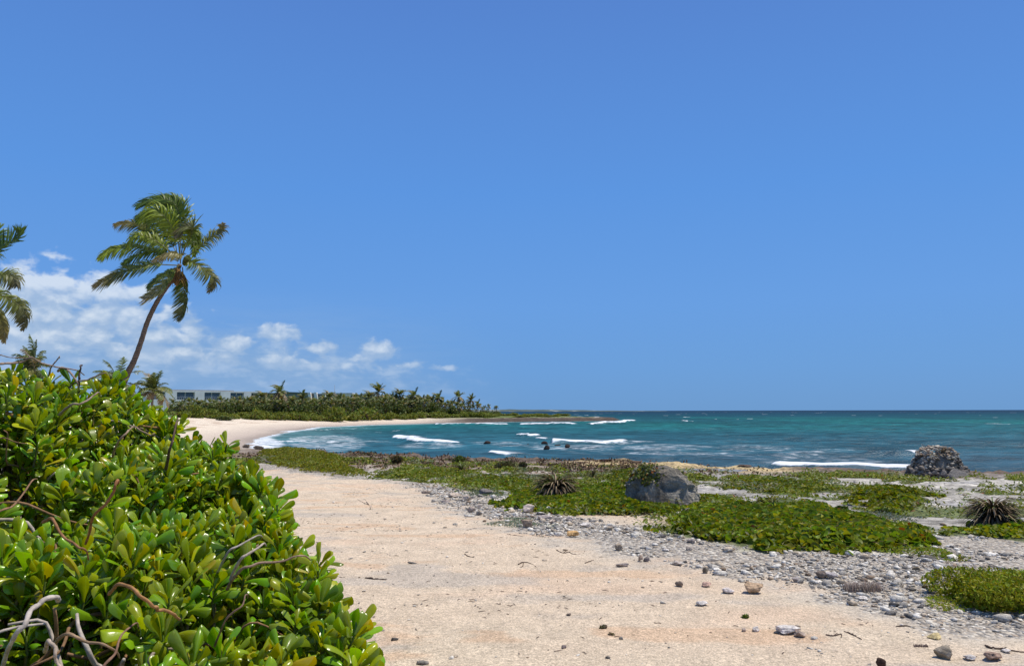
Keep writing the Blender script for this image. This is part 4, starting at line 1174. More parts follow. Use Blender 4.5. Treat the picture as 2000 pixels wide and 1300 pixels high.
    def vis(path, r0, c, r1=None):       # branches the photograph shows on the outside, their ends sunk into the foliage
        W = np.array([at(a, b, d) for a, b, d in path]); ray_ = W[0] - np.array([0, 0, EYE]); ray_ /= np.linalg.norm(ray_)
        W = np.vstack([W[0] + (W[0] - W[1]) * .7 + ray_ * .16 - (0, 0, .05), W, W[-1] + (W[-1] - W[-2]) * .5 + ray_ * .14 - (0, 0, .02)])
        W = smooth_path(W, len(path) * 3); W += rng.normal(size=W.shape) * .0022; W = smooth_path(W, len(path) * 9); r0 *= .66
        one = Acc(); tube(one, W, np.linspace(r0, (r1 * .66 if r1 else r0 * .4), len(W)) * (1 + .12 * np.sin(np.arange(len(W)) * 1.9)), 8, c)
        link('branch', one.mesh('branch', origin=root), M['bark'], t)
    grb, rdb, pal = (.30, .22, .17), (.26, .13, .06), (.46, .40, .34)
    vis([(-20, 712, 4.6), (10, 706, 4.7), (40, 706, 4.8), (62, 696, 4.8), (80, 707, 4.9), (110, 714, 5.0), (150, 722, 5.1)], .013, grb)
    vis([(62, 700, 4.8), (52, 688, 4.8), (46, 682, 4.8)], .006, grb)
    vis([(0, 692, 4.7), (20, 695, 4.7), (55, 697, 4.8)], .006, grb)
    vis([(100, 716, 5.0), (112, 700, 5.0), (116, 694, 5)], .009, grb); vis([(125, 716, 5.1), (140, 728, 5.0), (150, 745, 4.9)], .014, grb)
    vis([(155, 740, 5.1), (156, 725, 5.1), (158, 712, 5.1)], .013, (.1, .07, .06)); vis([(150, 742, 5.1), (175, 740, 5.1), (192, 730, 5.1), (205, 726, 5.1)], .010, grb)
    vis([(135, 790, 4.4), (160, 786, 4.4), (175, 775, 4.5), (190, 765, 4.6)], .012, grb)
    vis([(230, 862, 4.0), (245, 848, 4.0), (262, 832, 4.1), (290, 848, 4.1), (300, 845, 4.1)], .010, (.28, .2, .13))
    vis([(330, 880, 4.2), (338, 855, 4.2), (345, 822, 4.3)], .013, (.12, .08, .06))
    vis([(180, 1015, 2.65), (200, 990, 2.6), (218, 965, 2.6), (228, 938, 2.6)], .0065, (.30, .14, .06), .008)
    vis([(-10, 1000, 2.7), (25, 985, 2.8), (60, 940, 2.9)], .008, (.28, .16, .09))
    vis([(100, 1010, 2.4), (120, 1045, 2.35), (150, 1065, 2.3), (168, 1075, 2.3)], .008, (.25, .13, .06))
    vis([(25, 1242, 2.1), (48, 1215, 2.1), (65, 1180, 2.15), (102, 1163, 2.2)], .009, pal, .011)
    vis([(95, 1245, 2.05), (106, 1265, 2.0), (110, 1290, 2.0), (125, 1310, 2)], .009, (.42, .33, .25)); vis([(235, 1138, 2.3), (270, 1158, 2.25), (300, 1180, 2.3), (310, 1188, 2.35), (340, 1196, 2.4)], .008, (.36, .19, .08), .007)
    vis([(130, 1235, 2.2), (170, 1250, 2.2), (215, 1262, 2.2)], .009, (.30, .2, .12)); vis([(190, 1310, 2.1), (225, 1270, 2.15), (235, 1240, 2.2), (262, 1215, 2.3)], .007, (.24, .14, .09))
    vis([(470, 1090, 3.0), (500, 1070, 3.05), (515, 1060, 3.1)], .010, (.4, .33, .27)); vis([(465, 1115, 3.0), (495, 1100, 3.0), (545, 1095, 3.05), (590, 1085, 3.1)], .010, (.3, .2, .14))
    vis([(440, 1085, 3.2), (465, 1065, 3.2), (500, 1045, 3.3)], .009, (.4, .35, .3)); vis([(440, 1210, 2.6), (470, 1180, 2.6), (480, 1160, 2.65)], .006, (.22, .14, .1))
    # trunks from the ground
    for i in range(16):
        b = np.array([rng.uniform(-3.6, -1.2), rng.uniform(2.2, 4.9), 0.]); e = b + np.array([rng.uniform(-.6, .6), rng.uniform(-.6, .6), rng.uniform(.6, 1.1)])
        e[2] = min(e[2], float(shrub_top(e[:1], e[1:2])[0]) - .15)
        tube(br, smooth_path([b, b * .5 + e * .5 + rng.normal(size=3) * .12, e], 10), np.linspace(.035, .014, 10), 8, (.3, .25, .2))
    link('branches', br.mesh('branches', origin=root), M['bark'], t)
    # fallen litter under it
    n = 9000; x = rng.uniform(-4.5, -.5, n); y = rng.uniform(1.2, 5.5, n); k = sdpoly(x, y, SHRUBXY) > -.05; x, y = x[k], y[k]; n = len(x)
    lt = Acc(); V, Q, T = SPR
    pal = np.array([(.26, .17, .10), (.16, .10, .06), (.42, .34, .25), (.1, .07, .05)])
    inst(lt, V, Q, randrot(n, .6), np.stack([x, y, height(x, y) + rng.random(n) * .05 + .005], 1), rng.uniform(.02, .055, n), pal[rng.integers(0, 4, n)], TT=T)
    o = link('leaf_litter', lt.mesh('leaf_litter'), M['dry']); tag(o, 'dry brown fallen leaves on the ground beneath the glossy shrub', 'leaf litter', kind='stuff')
big_shrub()

# ------------------------------------------------------------------ palms
WIND = np.array([-.85, .1, -.25])
def frond(acc, path, width, nl, col, tipcol=None, wind=WIND, seg=4, lw=.047, gravity=.45, seed=0, up=(0, -.25, 1), rachis=.022, gap=.0, wmix=.55):
    """path: rachis in 3-D; leaflets blown along 'wind'"""
    r = np.random.default_rng(seed)
    P = smooth_path(path, nl + 8); n = len(P)
    tan = np.gradient(P, axis=0); tan /= np.linalg.norm(tan, axis=1)[:, None]
    tube(acc, P[:: max(1, n // 12)], np.linspace(rachis, rachis * .2, len(P[:: max(1, n // 12)])), 4, np.array((.20, .20, .06)))
    up = np.asarray(up, float)
    tipcol = col if tipcol is None else tipcol
    start = int(n * .14)
    B, D, Sd, L, C = [], [], [], [], []
    for i in range(start, n):
        f = (i - start) / (n - 1 - start)
        side = np.cross(tan[i], up); side /= np.linalg.norm(side) + 1e-6
        nn = np.cross(side, tan[i])
        ll = width * (math.sin(math.pi * min(1, .18 + .78 * f)) ** .6) * (1 if f < .9 else .75)
        for sgn in (-1, 1):
            if r.random() < gap: continue
            d = side * sgn * .95 + tan[i] * (.55 + .5 * f) + nn * .15 + r.normal(size=3) * .10
            B.append(P[i] + tan[i] * r.uniform(-.5, .5) * .03); D.append(d / np.linalg.norm(d)); L.append(ll * r.uniform(.75, 1.1)); Sd.append(nn)
            c = np.asarray(col) * (1 - f) + np.asarray(tipcol) * f; C.append(c * r.uniform(.7, 1.3))
    B, D, L, Sd, C = map(np.array, (B, D, L, Sd, C)); m_ = len(B)
    w = wind / np.linalg.norm(wind); bend = w * wmix + np.array([0, 0, -gravity])
    pts = [B]; d = D.copy()
    for k in range(seg):
        d = d + bend * (.22 + .25 * k) * r.uniform(.6, 1.3, (m_, 1)); d /= np.linalg.norm(d, axis=1)[:, None]
        pts.append(pts[-1] + d * (L / seg)[:, None])
    K = len(pts); V = []
    tw = np.cross(D, Sd); tw /= np.linalg.norm(tw, axis=1)[:, None] + 1e-6
    tw = tw + r.normal(size=tw.shape) * .35; tw /= np.linalg.norm(tw, axis=1)[:, None]
    for k, p in enumerate(pts):
        ww = lw * [1, 1.1, .95, .65, .08, .05][min(k if K == 5 else int(k * 4 / (K - 1)), 4)] * .5
        V.append(p - tw * ww); V.append(p + tw * ww)
    V = np.stack(V, 1).reshape(-1, 3); j = np.arange(m_) * 2 * K; Q = []
    for k in range(K - 1): Q.append(np.stack([j + 2 * k, j + 2 * k + 1, j + 2 * k + 3, j + 2 * k + 2], 1))
    acc.add(V, np.concatenate(Q), None, np.repeat(C, 2 * K, 0))

def palm_from_photo(name, label, d, trunk, rads, fronds, base_down, nuts=(), seed=1, trunkcol=(.17, .13, .10), fibre=None):
    tw = [at(a, b, d) for a, b in trunk]; g = np.array([tw[0][0] + base_down, d, float(height(tw[0][0] + base_down, d)) - .1])
    tw = [g, (g * .6 + tw[0] * .4)] + tw
    root = g + (0, 0, .1)
    t = empty(name, root); tag(t, label, 'palm tree')
    a = Acc(); P = smooth_path(tw, 60); r = np.interp(np.linspace(0, 1, 60), np.linspace(0, 1, len(rads)), rads)
    tube(a, P, r * (1 + .05 * np.sin(np.arange(60) * 2.4)), 12, np.asarray(trunkcol)); link('trunk', a.mesh('trunk', origin=root), M['trunk'], t)
    crown = Acc()
    for i, (pp, w, col, kw) in enumerate(fronds):
        w = w * 1.12; kw.setdefault('up', (0, -.75, .55))
        path = [at(q[0], q[1], d + (q[2] if len(q) > 2 else 0)) for q in pp]; kw['nl'] = int(kw.get('nl', 46) * 1.5)
        frond(crown, path, w, kw.pop('nl', 46), col, seed=seed * 100 + i, **kw)
    link('crown', crown.mesh('crown', origin=root), M['palmleaf'], t)
    if fibre:
        fb = Acc(); c = at(*fibre, d)
        SV, ST = stone_verts(3, 5, 3, .25); fb.add(SV * (.16, .16, .36) + c, None, ST, (.20, .12, .05))
        for k in range(46):
            an = rng.uniform(0, 6.28); o_ = np.array([math.cos(an) * .14, math.sin(an) * .14, rng.uniform(-.1, .25)]); e = o_ * (2.2, 2.2, 1) + (rng.uniform(-.15, .15), 0, -rng.uniform(.15, .45))
            tube(fb, [c + o_, c + (o_ + e) * .5 + (0, 0, .05), c + e], [.02, .016, .006], 4, [(.42, .26, .07), (.22, .13, .06), (.14, .09, .05)][k % 3])
        link('fibre_sheath', fb.mesh('fibre', origin=root), M['dry'], t)
    for k, (a_, b_, dz) in enumerate(nuts):
        SV, ST = stone_verts(2, 70 + k, 0, .03); c = at(a_, b_, d + dz)
        link('coconut', make_mesh('coconut', SV * (.10, .10, .12) + c - root, ST, np.tile((.09, .10, .03, 1), (len(SV), 1))), M['stone'], t)
    return t

dgp, mgp, ygp, brp, plp = (.09, .15, .02), (.15, .21, .02), (.29, .35, .02), (.26, .20, .07), (.42, .34, .2)
FR = [
    ([(349, 517, -.2), (302, 515, -.5), (263, 522, -.7), (235, 532, -.8), (208, 546, -.8), (184, 556, -.8)], .62, mgp, dict(tipcol=(.20, .15, .06), nl=60, gravity=.35, wmix=.35)),
    ([(348, 508, 0), (291, 486, .2), (254, 480, .3), (217, 486, .2), (194, 503, .1)], .62, dgp, dict(tipcol=ygp, nl=56, gravity=.8, wmix=.25)),
    ([(345, 503, .2), (309, 463, .5), (283, 441, .7), (254, 434, .8), (225, 436, .8)], .62, dgp, dict(tipcol=brp, nl=56, gravity=.6, wmix=.3)),
    ([(345, 503, -.2), (313, 474, -.4), (291, 462, -.5), (265, 458, -.6), (250, 484, -.6)], .55, mgp, dict(tipcol=ygp, nl=50, gravity=.8, wmix=.2)),
    ([(347, 500, -.3), (339, 449, -.5), (320, 419, -.7), (298, 408, -.8), (273, 432, -.9)], .68, mgp, dict(tipcol=ygp, nl=54, gravity=.55, wmix=.45)),
    ([(352, 498, 0), (353, 443, 0), (346, 402, 0), (324, 388, 0), (291, 390, -.1), (268, 402, -.2)], .72, mgp, dict(tipcol=dgp, nl=62, gravity=.35, wmix=.6)),
    ([(354, 498, .2), (362, 443, .3), (352, 406, .3), (335, 390, .2), (306, 384, .2)], .68, ygp, dict(tipcol=mgp, nl=62, gravity=.3, wmix=.6)),
    ([(352, 500, .4), (346, 450, .7), (330, 420, .9), (300, 425, 1.0), (280, 450, 1.0)], .66, dgp, dict(tipcol=dgp, nl=50, gravity=.5, wmix=.5)),
    ([(350, 502, .1), (330, 462, .3), (310, 432, .4), (285, 415, .5), (268, 425, .5)], .66, dgp, dict(tipcol=mgp, nl=54, gravity=.6, wmix=.4)),
    ([(350, 505, .5), (320, 490, .8), (290, 490, 1.0), (262, 500, 1.1), (240, 512, 1.1)], .6, dgp, dict(tipcol=dgp, nl=44, gravity=.8, wmix=.3)),
    ([(355, 500, -.3), (372, 463, -.6), (377, 445, -.7), (363, 441, -.8), (345, 460, -.9)], .60, mgp, dict(tipcol=(.15, .12, .07), nl=46, gravity=.5, wmix=.35)),
    ([(355, 500, .3), (366, 470, .6), (380, 450, .8), (384, 470, .9), (380, 498, .9)], .46, dgp, dict(tipcol=mgp, nl=40, gravity=.6, wmix=.3)),
    ([(357, 508, .1), (383, 487, .2), (402, 471, .3), (418, 459, .3), (432, 450, .3), (437, 436, .3)], .50, mgp, dict(tipcol=brp, nl=42, gravity=.25, wmix=.30, wind=np.array([-.1, .1, -.4]), gap=.12)),
    ([(357, 515, -.1), (372, 510, -.2), (389, 517, -.3), (409, 534, -.3), (420, 549, -.3), (409, 569, -.3)], .50, mgp, dict(tipcol=(.17, .14, .06), nl=46, gravity=.3, wmix=.6, gap=.08)),
    ([(353, 513, -.5), (352, 497, -.9), (338, 493, -1.1), (317, 499, -1.2), (298, 507, -1.2)], .38, (.20, .19, .06), dict(tipcol=(.30, .24, .10), nl=46, gravity=.9, wmix=.2)),
    ([(349, 518, -.3), (334, 535, -.6), (317, 558, -.8), (296, 576, -.8), (283, 582, -.8)], .55, mgp, dict(tipcol=plp, nl=44, gravity=.1, wmix=.9)),
    ([(357, 520, .1), (359, 545, .2), (360, 572, .2), (358, 600, .2), (350, 624, .2)], .55, dgp, dict(tipcol=(.12, .13, .06), nl=44, gravity=.4, wmix=.85, gap=.1)),
    ([(352, 520, .5), (330, 528, .9), (305, 545, 1.1), (290, 560, 1.2)], .5, dgp, dict(tipcol=dgp, nl=36, gravity=.7, wmix=.5)),
]
palm_from_photo('coconut_palm', 'tall leaning coconut palm with a crown blown to one side, alone against the sky', 28,
                [(243, 742), (262, 703), (276, 665), (288, 628), (305, 592), (324, 562), (341, 540), (352, 515)], [.20, .14, .115, .10, .09, .085, .083, .08, .078, .078],
                FR, -1.2, nuts=[(364, 505, -.2), (369, 508, 0), (362, 512, -.1), (368, 502, .1)], seed=1, fibre=(347, 538))

FL = [
    ([(-60, 560, 0), (-35, 520, 0), (-5, 490, 0), (20, 470, 0), (36, 462, 0), (40, 448, 0)], .6, dgp, dict(nl=50, gravity=.1, wmix=.25, wind=np.array([-.2, 0, .3]), gap=.1, tipcol=dgp)),
    ([(-60, 560, 0), (-30, 545, 0), (0, 535, 0), (25, 538, 0), (33, 556, 0)], .55, mgp, dict(nl=44, gravity=.5, wmix=.5, tipcol=(.2, .18, .1))),
    ([(-60, 565, -.2), (-30, 560, -.4), (5, 575, -.5), (35, 592, -.5), (50, 612, -.5), (46, 640, -.5)], .5, mgp, dict(nl=54, gravity=.4, wmix=.7, tipcol=(.15, .13, .06), gap=.05)),
    ([(-60, 570, .2), (-40, 580, .2), (-10, 605, .2), (6, 630, .2), (10, 665, .2)], .5, dgp, dict(nl=44, gravity=.4, wmix=.7, tipcol=brp)),
    ([(-62, 560, 0), (-80, 510, 0), (-100, 470, 0), (-140, 460, 0)], .8, mgp, dict(nl=44)), ([(-62, 560, 0), (-60, 500, .3), (-75, 450, .5), (-110, 430, .5)], .8, dgp, dict(nl=44)),
    ([(-62, 560, 0), (-100, 540, 0), (-150, 540, 0), (-190, 570, 0)], .8, mgp, dict(nl=44)), ([(-62, 565, 0), (-100, 580, 0), (-140, 620, 0), (-160, 660, 0)], .7, dgp, dict(nl=44)),
    ([(-62, 560, 0), (-30, 500, .5), (-10, 460, .8), (-20, 430, .9)], .7, dgp, dict(nl=40)), ([(-62, 560, -.5), (-40, 540, -1), (-50, 560, -1.7), (-60, 620, -2)], .7, mgp, dict(nl=40))]
palm_from_photo('coconut_palm', 'palm cut by the left edge, only its long right-hand fronds in view', 24,
                [(-90, 760), (-85, 700), (-76, 640), (-66, 590), (-60, 560)], [.22, .17, .15, .14, .13, .11, .1], FL, -.3, seed=2)

def palm_mesh(seed, H=5.0, nf=18, L=2.3, nl=20, lean=.5, lw=.07, wind=WIND, wmix=.5, col=mgp, seg=2):
    r = np.random.default_rng(seed); tr = Acc(); cr = Acc()
    top = np.array([lean * r.uniform(.2, 1), r.uniform(-.3, .3), H])
    tube(tr, smooth_path([(0, 0, -.3), (top[0] * .1, 0, H * .35), (top[0] * .5, top[1] * .5, H * .7), top], 10), np.linspace(.17, .11, 10), 7, (.22, .17, .13))
    for i in range(nf):
        az = i * 2.4 + r.uniform(-.3, .3); e = r.uniform(-.5, 1.35) if i > 4 else r.uniform(.8, 1.4); LL = L * r.uniform(.75, 1.1)
        q = top.copy(); pts = [q]; dd = np.array([math.cos(az) * math.cos(e), math.sin(az) * math.cos(e), math.sin(e)])
        for k in range(5):
            q = q + dd * LL / 5; pts.append(q); dd = dd + np.array([0, 0, -.16 - .05 * k]) + wind * .13; dd /= np.linalg.norm(dd)
        c = np.array([(.12, .15, .035), (.08, .105, .028), (.20, .20, .05), (.27, .21, .09)][r.choice(4, p=[.4, .35, .15, .1])]) if e > -.2 else np.array((.22, .16, .09))
        frond(cr, pts, L * .28, nl, c, seed=seed * 50 + i, seg=seg, lw=lw, rachis=.03, wmix=wmix, tipcol=c * 1.2)
    return tr.mesh('trunk'), cr.mesh('crown', smooth=False)

def palm_thing(pm, x, y, top, label, group, lod=5.0, rot=0, wide=1.0, name='palm_tree'):
    g = float(height(x, y, False)); h = top - g; s = h / (lod + .9)
    t = empty(name, (x, y, g)); t.scale = (s * wide, s * wide, s); t.rotation_euler = (0, 0, rot); tag(t, label, 'palm tree', group)
    for nm, me, mt in (('trunk', pm[0], M['trunk']), ('crown', pm[1], M['palmleaf'])):
        link(nm, me, mt, t)
    return t

# mid-distance palms behind the shrub
pmid = palm_mesh(31, 4.0, 24, 2.6, 34, .4, .06, wmix=.6, seg=3)
def mid_palm(px, toprow, d, label, hh, pm, wide=1.0):
    p = at(px, toprow, d); palm_thing(pm, p[0], d, p[2], label, 'palms behind the glossy shrub', 4.0, 0, wide)
mid_palm(58, 697, 66, 'wind-swept palm top showing just above the shrub near the left edge', 0, palm_mesh(37, 4.0, 30, 2.5, 34, .4, .06, wmix=.9, seg=3), .62)
mid_palm(222, 728, 80, 'small palm top peeping out behind the shrub by the foot of the leaning palm', 0, palm_mesh(33, 4.0, 22, 2.6, 30, .3, .06, wmix=.8, seg=3), 1.0)
mid_palm(299, 745, 84, 'rounded palm with brown hanging skirt beside the white building', 0, palm_mesh(35, 4.0, 30, 2.5, 30, .1, .06, wmix=.15, seg=3), .9)

VAR = [palm_mesh(200 + i, 5.0, 20, 2.6, 15, .5, .12, seg=2) for i in range(6)]
GT = 'palms of the wood behind the bay beach'
tops = lambda px: np.interp(px, [300, 340, 450, 520, 600, 700, 760, 820, 860, 900, 940, 975], [783, 781, 778, 773, 777, 774, 773, 776, 779, 784, 790, 797])
r_ = random.Random(5)
for px, row, d, lab in [
        (541, 756, 178, 'tallest palm in the wood, standing up in front of the dark green roof'), (508, 768, 180, 'palm half hiding the right end of the white building'),
        (735, 757, 215, 'tall palm rising from the middle of the wood right of the radio mast'), (778, 764, 220, 'bushy tall palm right of the tallest one in the middle of the wood'),
        (805, 766, 226, 'slim palm with a small head standing clear of the wood'), (853, 771, 232, 'palm standing a little above the wood towards the point'),
        (893, 769, 240, 'dark isolated palm against the sky near the point'), (918, 776, 242, 'feathery palm next to the dark isolated one near the point'),
        (931, 785, 240, 'small palm where the wood steps down to the point'), (969, 794, 250, 'last tiny palm at the tip of the wood'), (640, 768, 190, 'palm in front of the white slanted walls'),
        (588, 771, 185, 'palm standing before the middle of the long green roof'), (718, 768, 205, 'palm immediately left of the tall middle one')]:
    p = at(px, row, d); palm_thing(VAR[int(px) % 6], p[0], d, p[2], lab, GT, 5.0, r_.uniform(-.4, .4), 1.0)
FD = lambda px: float(np.interp(px, [330, 600, 800, 970], [157, 178, 211, 243]))
cnt = 0
for i in range(190):
    px = 330 + 640 * (i + r_.random()) / 190
    lay = i % 3
    d = np.interp(px, [330, 600, 800, 970], [160, 182, 215, 245]) + lay * 7 + r_.uniform(-4, 4)
    row = float(tops(px)) + (0, 4, 9)[2 - lay] + r_.uniform(-2, 5)
    p = at(px, row, d)
    if float(shore(p[0], d)) < 12: continue
    side = 'western' if px < 560 else 'middle' if px < 760 else 'seaward'
    lab = {'western': 'palm crowded in the dense wood in front of the white building', 'middle': 'palm crowded in the dense wood in front of the green roofs', 'seaward': 'palm crowded in the dense wood that thins towards the point'}[side]
    palm_thing(VAR[i % 6], p[0], d, p[2], lab, GT, 5.0, r_.uniform(-.5, .5), r_.uniform(.8, 1.15)); cnt += 1
print('palms', cnt)

# dense shrubs and trees between them
BV = [(bush_mesh('foliage', 1, .9, .8, 900, SPR, .07, (.095, .125, .03), .01, 300 + i, 8, .3), stem_mesh('stem', 1, .8, 6, 300 + i, .03)) for i in range(4)]
BL = [(bush_mesh('foliage', 1, .8, .45, 800, SPR, .05, (.17, .21, .03), .02, 320 + i, 8, .2), stem_mesh('stem', 1, .4, 6, 320 + i, .02)) for i in range(4)]
def far_bush(ms, x, y, w, h, label, group, cat='bush', name='bush'):
    z = float(height(x, y, False)); t = empty(name, (x, y, z - .1)); t.scale = (w, w, h / (.8 if ms in BV else .45)); t.rotation_euler = (0, 0, r_.uniform(0, 6)); tag(t, label, cat, group)
    link('foliage', ms[0], M['farleaf'], t); link('stem', ms[1], M['bark'], t)
for i in range(84):
    px = 325 + 650 * (i + r_.random()) / 84
    d = np.interp(px, [330, 600, 800, 970], [157, 178, 211, 243]) + (i % 3) * 6 + r_.uniform(-3, 3)
    row = float(tops(px)) + 9 + r_.uniform(-3, 6); p = at(px, row, d); g = float(height(p[0], d, False))
    if float(shore(p[0], d)) < 10: continue
    lab = 'dark green bushy tree packed among the palms in front of the buildings' if px < 700 else 'dark green bushy tree packed among the palms towards the point'
    far_bush(BV[i % 4], p[0], d, max(3.2, (p[2] - g) * 1.3), max(1.2, p[2] - g), lab, 'bushy trees of the wood', 'tree', 'bushy_tree')
for px, row, w, h, lab in [(383, 811, 32, 17, 'light green rounded bush at the landward edge of the beach near the glossy shrub'), (503, 811, 36, 13, 'green spreading bush at the top of the beach in front of the dense palms'),
                           (548, 811, 40, 12, 'broad green bush at the top of the beach, below the tallest palm'), (600, 814, 30, 7, 'low green bush on the dune lip'), (665, 817, 44, 15, 'low round green bush on the dune under the radio mast'),
                           (720, 818, 48, 14, 'wide bright green bush on the dune in the middle of the bay'), (640, 811, 24, 10, 'small bush behind the dune lip')]:
    p = ground(px, row); q = FD(px) - 9; far_bush(BL[int(px) % 4], (px - 1000) / F * q, q, w * p[1] / F, h * 1.5 * p[1] / F, lab, 'bushes along the top of the beach')
for i in range(60):
    px = 345 + 600 * (i + r_.random()) / 60; d = FD(px) - r_.uniform(2, 9); x = (px - 1000) / F * d
    if float(shore(x, d)) < 9: continue
    far_bush(BL[i % 4], x, d, r_.uniform(3, 7), r_.uniform(1.0, 2.3), 'small light green bush in the row where the beach sand meets the palm wood', 'small bushes where the sand meets the wood')
for px, row, w, h, lab in [(436, 820, 42, 9, 'dark grey-green low cushion bush alone on the beach sand'), (560, 818, 24, 6, 'small dark low cushion bush on the beach, right of a larger one')]:
    p = ground(px, row); far_bush(BV[0], p[0], p[1] + 1, w * p[1] / F, h * p[1] / F * 1.2, lab, None)
for i in range(70):
    px = 690 + 420 * (i + r_.random()) / 70; d = np.interp(px, [690, 850, 1000, 1110], [196, 214, 236, 246]) + r_.uniform(-3, 9)
    x = (px - 1000) / F * d
    if float(shore(x, d)) < 6: continue
    far_bush(BL[i % 4], x, d, r_.uniform(2.5, 5), r_.uniform(.8, 1.7) * (1 if px < 960 else .6), 'low green bush carpeting the shore below the palms and out to the point', 'low bushes towards the point')

# ------------------------------------------------------------------ buildings
def box(acc, x0, x1, y0, y1, z0, z1, c):
    V = np.array([(x, y, z) for z in (z0, z1) for y in (y0, y1) for x in (x0, x1)], float)
    Q = np.array([(0, 2, 3, 1), (4, 5, 7, 6), (0, 1, 5, 4), (1, 3, 7, 5), (3, 2, 6, 7), (2, 0, 4, 6)]); acc.add(V, Q, None, c)
def wallmat():
    m, t, out = mat('painted_render'); c = t.attr('tint')['Color']
    c = t.mix(1, c, t.rng(t.noise(objc(t), .4, 5), .3, .7, .92, 1.05), 'MULTIPLY'); t.l.new(principled(t, c, .85, .2), out.inputs[0]); return m
def glassmat():
    m, t, out = mat('window_glass'); t.l.new(principled(t, (.05, .08, .10), .08, .8), out.inputs[0]); return m
M['wall'] = wallmat(); M['glass'] = glassmat()
WHT, GRN, GRY = (.86, .84, .78), (.20, .235, .20), (.42, .42, .40)

def hotel():
    d = 250; o = at(400, 790, d); o[2] = 0; s = d / F
    t = empty('white_hotel', o); tag(t, 'long white flat-roofed hotel with dark recessed balconies, above the wood at left', 'building')
    X = lambda px: (px - 400) * s; Z = lambda row: EYE + (802 - row) * s
    w = Acc(); yf, yb = 0, 12
    bays = [(320, 340), (357, 384), (399, 424), (440, 462), (474, 486)]
    ed = [312] + [v for b in bays for v in b] + [490]
    for a, b in zip(ed[::2], ed[1::2]): box(w, X(a), X(b), yf, yf + 1.6, -1, Z(762), WHT)
    box(w, X(312), X(490), yf + 1.6, yb, -1, Z(762) - .003, WHT)
    for a, b in bays: box(w, X(a), X(b), yf + .05, yf + 1.6, Z(765), Z(762) - .006, WHT); box(w, X(a), X(b), yf + .05, yf + 1.6, -1, Z(779), WHT)
    link('wall', w.mesh('wall', smooth=False), M['wall'], t)
    t.rotation_euler = (0, 0, d2r(34)); t.scale = (1.19, 1, 1)
    r = Acc(); box(r, X(310), X(452) - 1, yf + .6, yb - .5, Z(762), Z(760.3), (.30, .29, .28)); link('roof', r.mesh('roof', smooth=False), M['wall'], t)
    for a, b in bays:
        wd = Acc(); box(wd, X(a) + .1, X(b) - .1, yf + 1.35, yf + 1.55, Z(778.8), Z(765.2), (.1, .1, .1)); wo = link('window', wd.mesh('window', smooth=False), M['glass'], t)
        f = Acc(); m = (a + b) / 2
        for q in (a + .6, m, b - .6): box(f, X(q) - .12, X(q) + .12, yf + 1.25, yf + 1.34, Z(778.8), Z(765.2), (.55, .55, .53))
        box(f, X(a + .6) + .2, X(b - .6) - .2, yf + 1.28, yf + 1.33, Z(772) , Z(771.4), (.5, .5, .5))
        link('frame', f.mesh('frame', smooth=False), M['wall'], wo)
        rl = Acc()
        box(rl, X(a) + .02, X(b) - .02, yf + .2, yf + .28, Z(775) , Z(774.4), (.6, .6, .6))
        for q in np.linspace(a + .5, b - .5, 9): box(rl, X(q) - .03, X(q) + .03, yf + .21, yf + .27, Z(779), Z(775), (.55, .55, .55))
        link('railing', rl.mesh('railing', smooth=False), M['wall'], t)
hotel()

def slab_building(name, label, px0, px1, row, d, rowr=None, col=GRN, depth=10, slope=.8, parts=()):
    c = (px0 + px1) / 2; o = at(c, 790, d); o[2] = 0; s = d / F
    t = empty(name, o); tag(t, label, 'building')
    X = lambda px: (px - c) * s; Z = lambda r: EYE + (802 - r) * s
    rr = rowr or row
    w = Acc(); x0, x1 = X(px0), X(px1); z0, z1 = Z(row), Z(rr)
    V = [(x0 + .3, 0, -1), (x1 - .3, 0, -1), (x1, depth, -1), (x0, depth, -1), (x0 + .3, 0, z0 - .4), (x1 - .3, 0, z1 - .4), (x1, depth, z1 - .4), (x0, depth, z0 - .4)]
    Q = np.array([(0, 1, 5, 4), (1, 2, 6, 5), (2, 3, 7, 6), (3, 0, 4, 7), (4, 5, 6, 7)]); w.add(V, Q, None, col); link('wall', w.mesh('wall', smooth=False), M['wall'], t)
    r = Acc(); V = [(x0, -.3, z0 - .395), (x1, -.3, z1 - .395), (x1, depth, z1 - .395), (x0, depth, z0 - .395), (x0, -.3, z0), (x1, -.3, z1), (x1, depth, z1), (x0, depth, z0)]
    Q = np.array([(0, 1, 5, 4), (1, 2, 6, 5), (2, 3, 7, 6), (3, 0, 4, 7), (4, 5, 6, 7), (3, 2, 1, 0)]); r.add(V, Q, None, tuple(v * .8 for v in col)); link('roof', r.mesh('roof', smooth=False), M['wall'], t)
    return t, X, Z
slab_building('green_building', 'long low building with a dull green flat wall, behind the tallest palm', 540, 606, 763.5, 262, 766)
slab_building('grey_building', 'short dark grey building between the white hotel and the green one', 502, 532, 766, 268, None, (.20, .19, .17))
t, X, Z = slab_building('white_terrace', 'low white building with slanted fin walls, left of the radio mast', 608, 650, 768, 262, None, (.25, .25, .24), 9)
for q in (609, 621, 637):
    a = Acc(); x = X(q); V = [(x - .9, -1.2, -1), (x + .5, -1.2, -1), (x + .5, .05, -1), (x - .9, .05, -1), (x - 1.2, -1.2, Z(765.5)), (x + .2 - .5, -1.2, Z(765.5)), (x + .2 - .5, .05, Z(765.5)), (x - 1.2, .05, Z(765.5))]
    V = [(vx + (1.1 if vz < 0 else 0), vy, vz) for vx, vy, vz in V]
    a.add(V, np.array([(0, 1, 5, 4), (1, 2, 6, 5), (2, 3, 7, 6), (3, 0, 4, 7), (4, 5, 6, 7)]), None, WHT); link('fin_wall', a.mesh('fin', smooth=False), M['wall'], t)
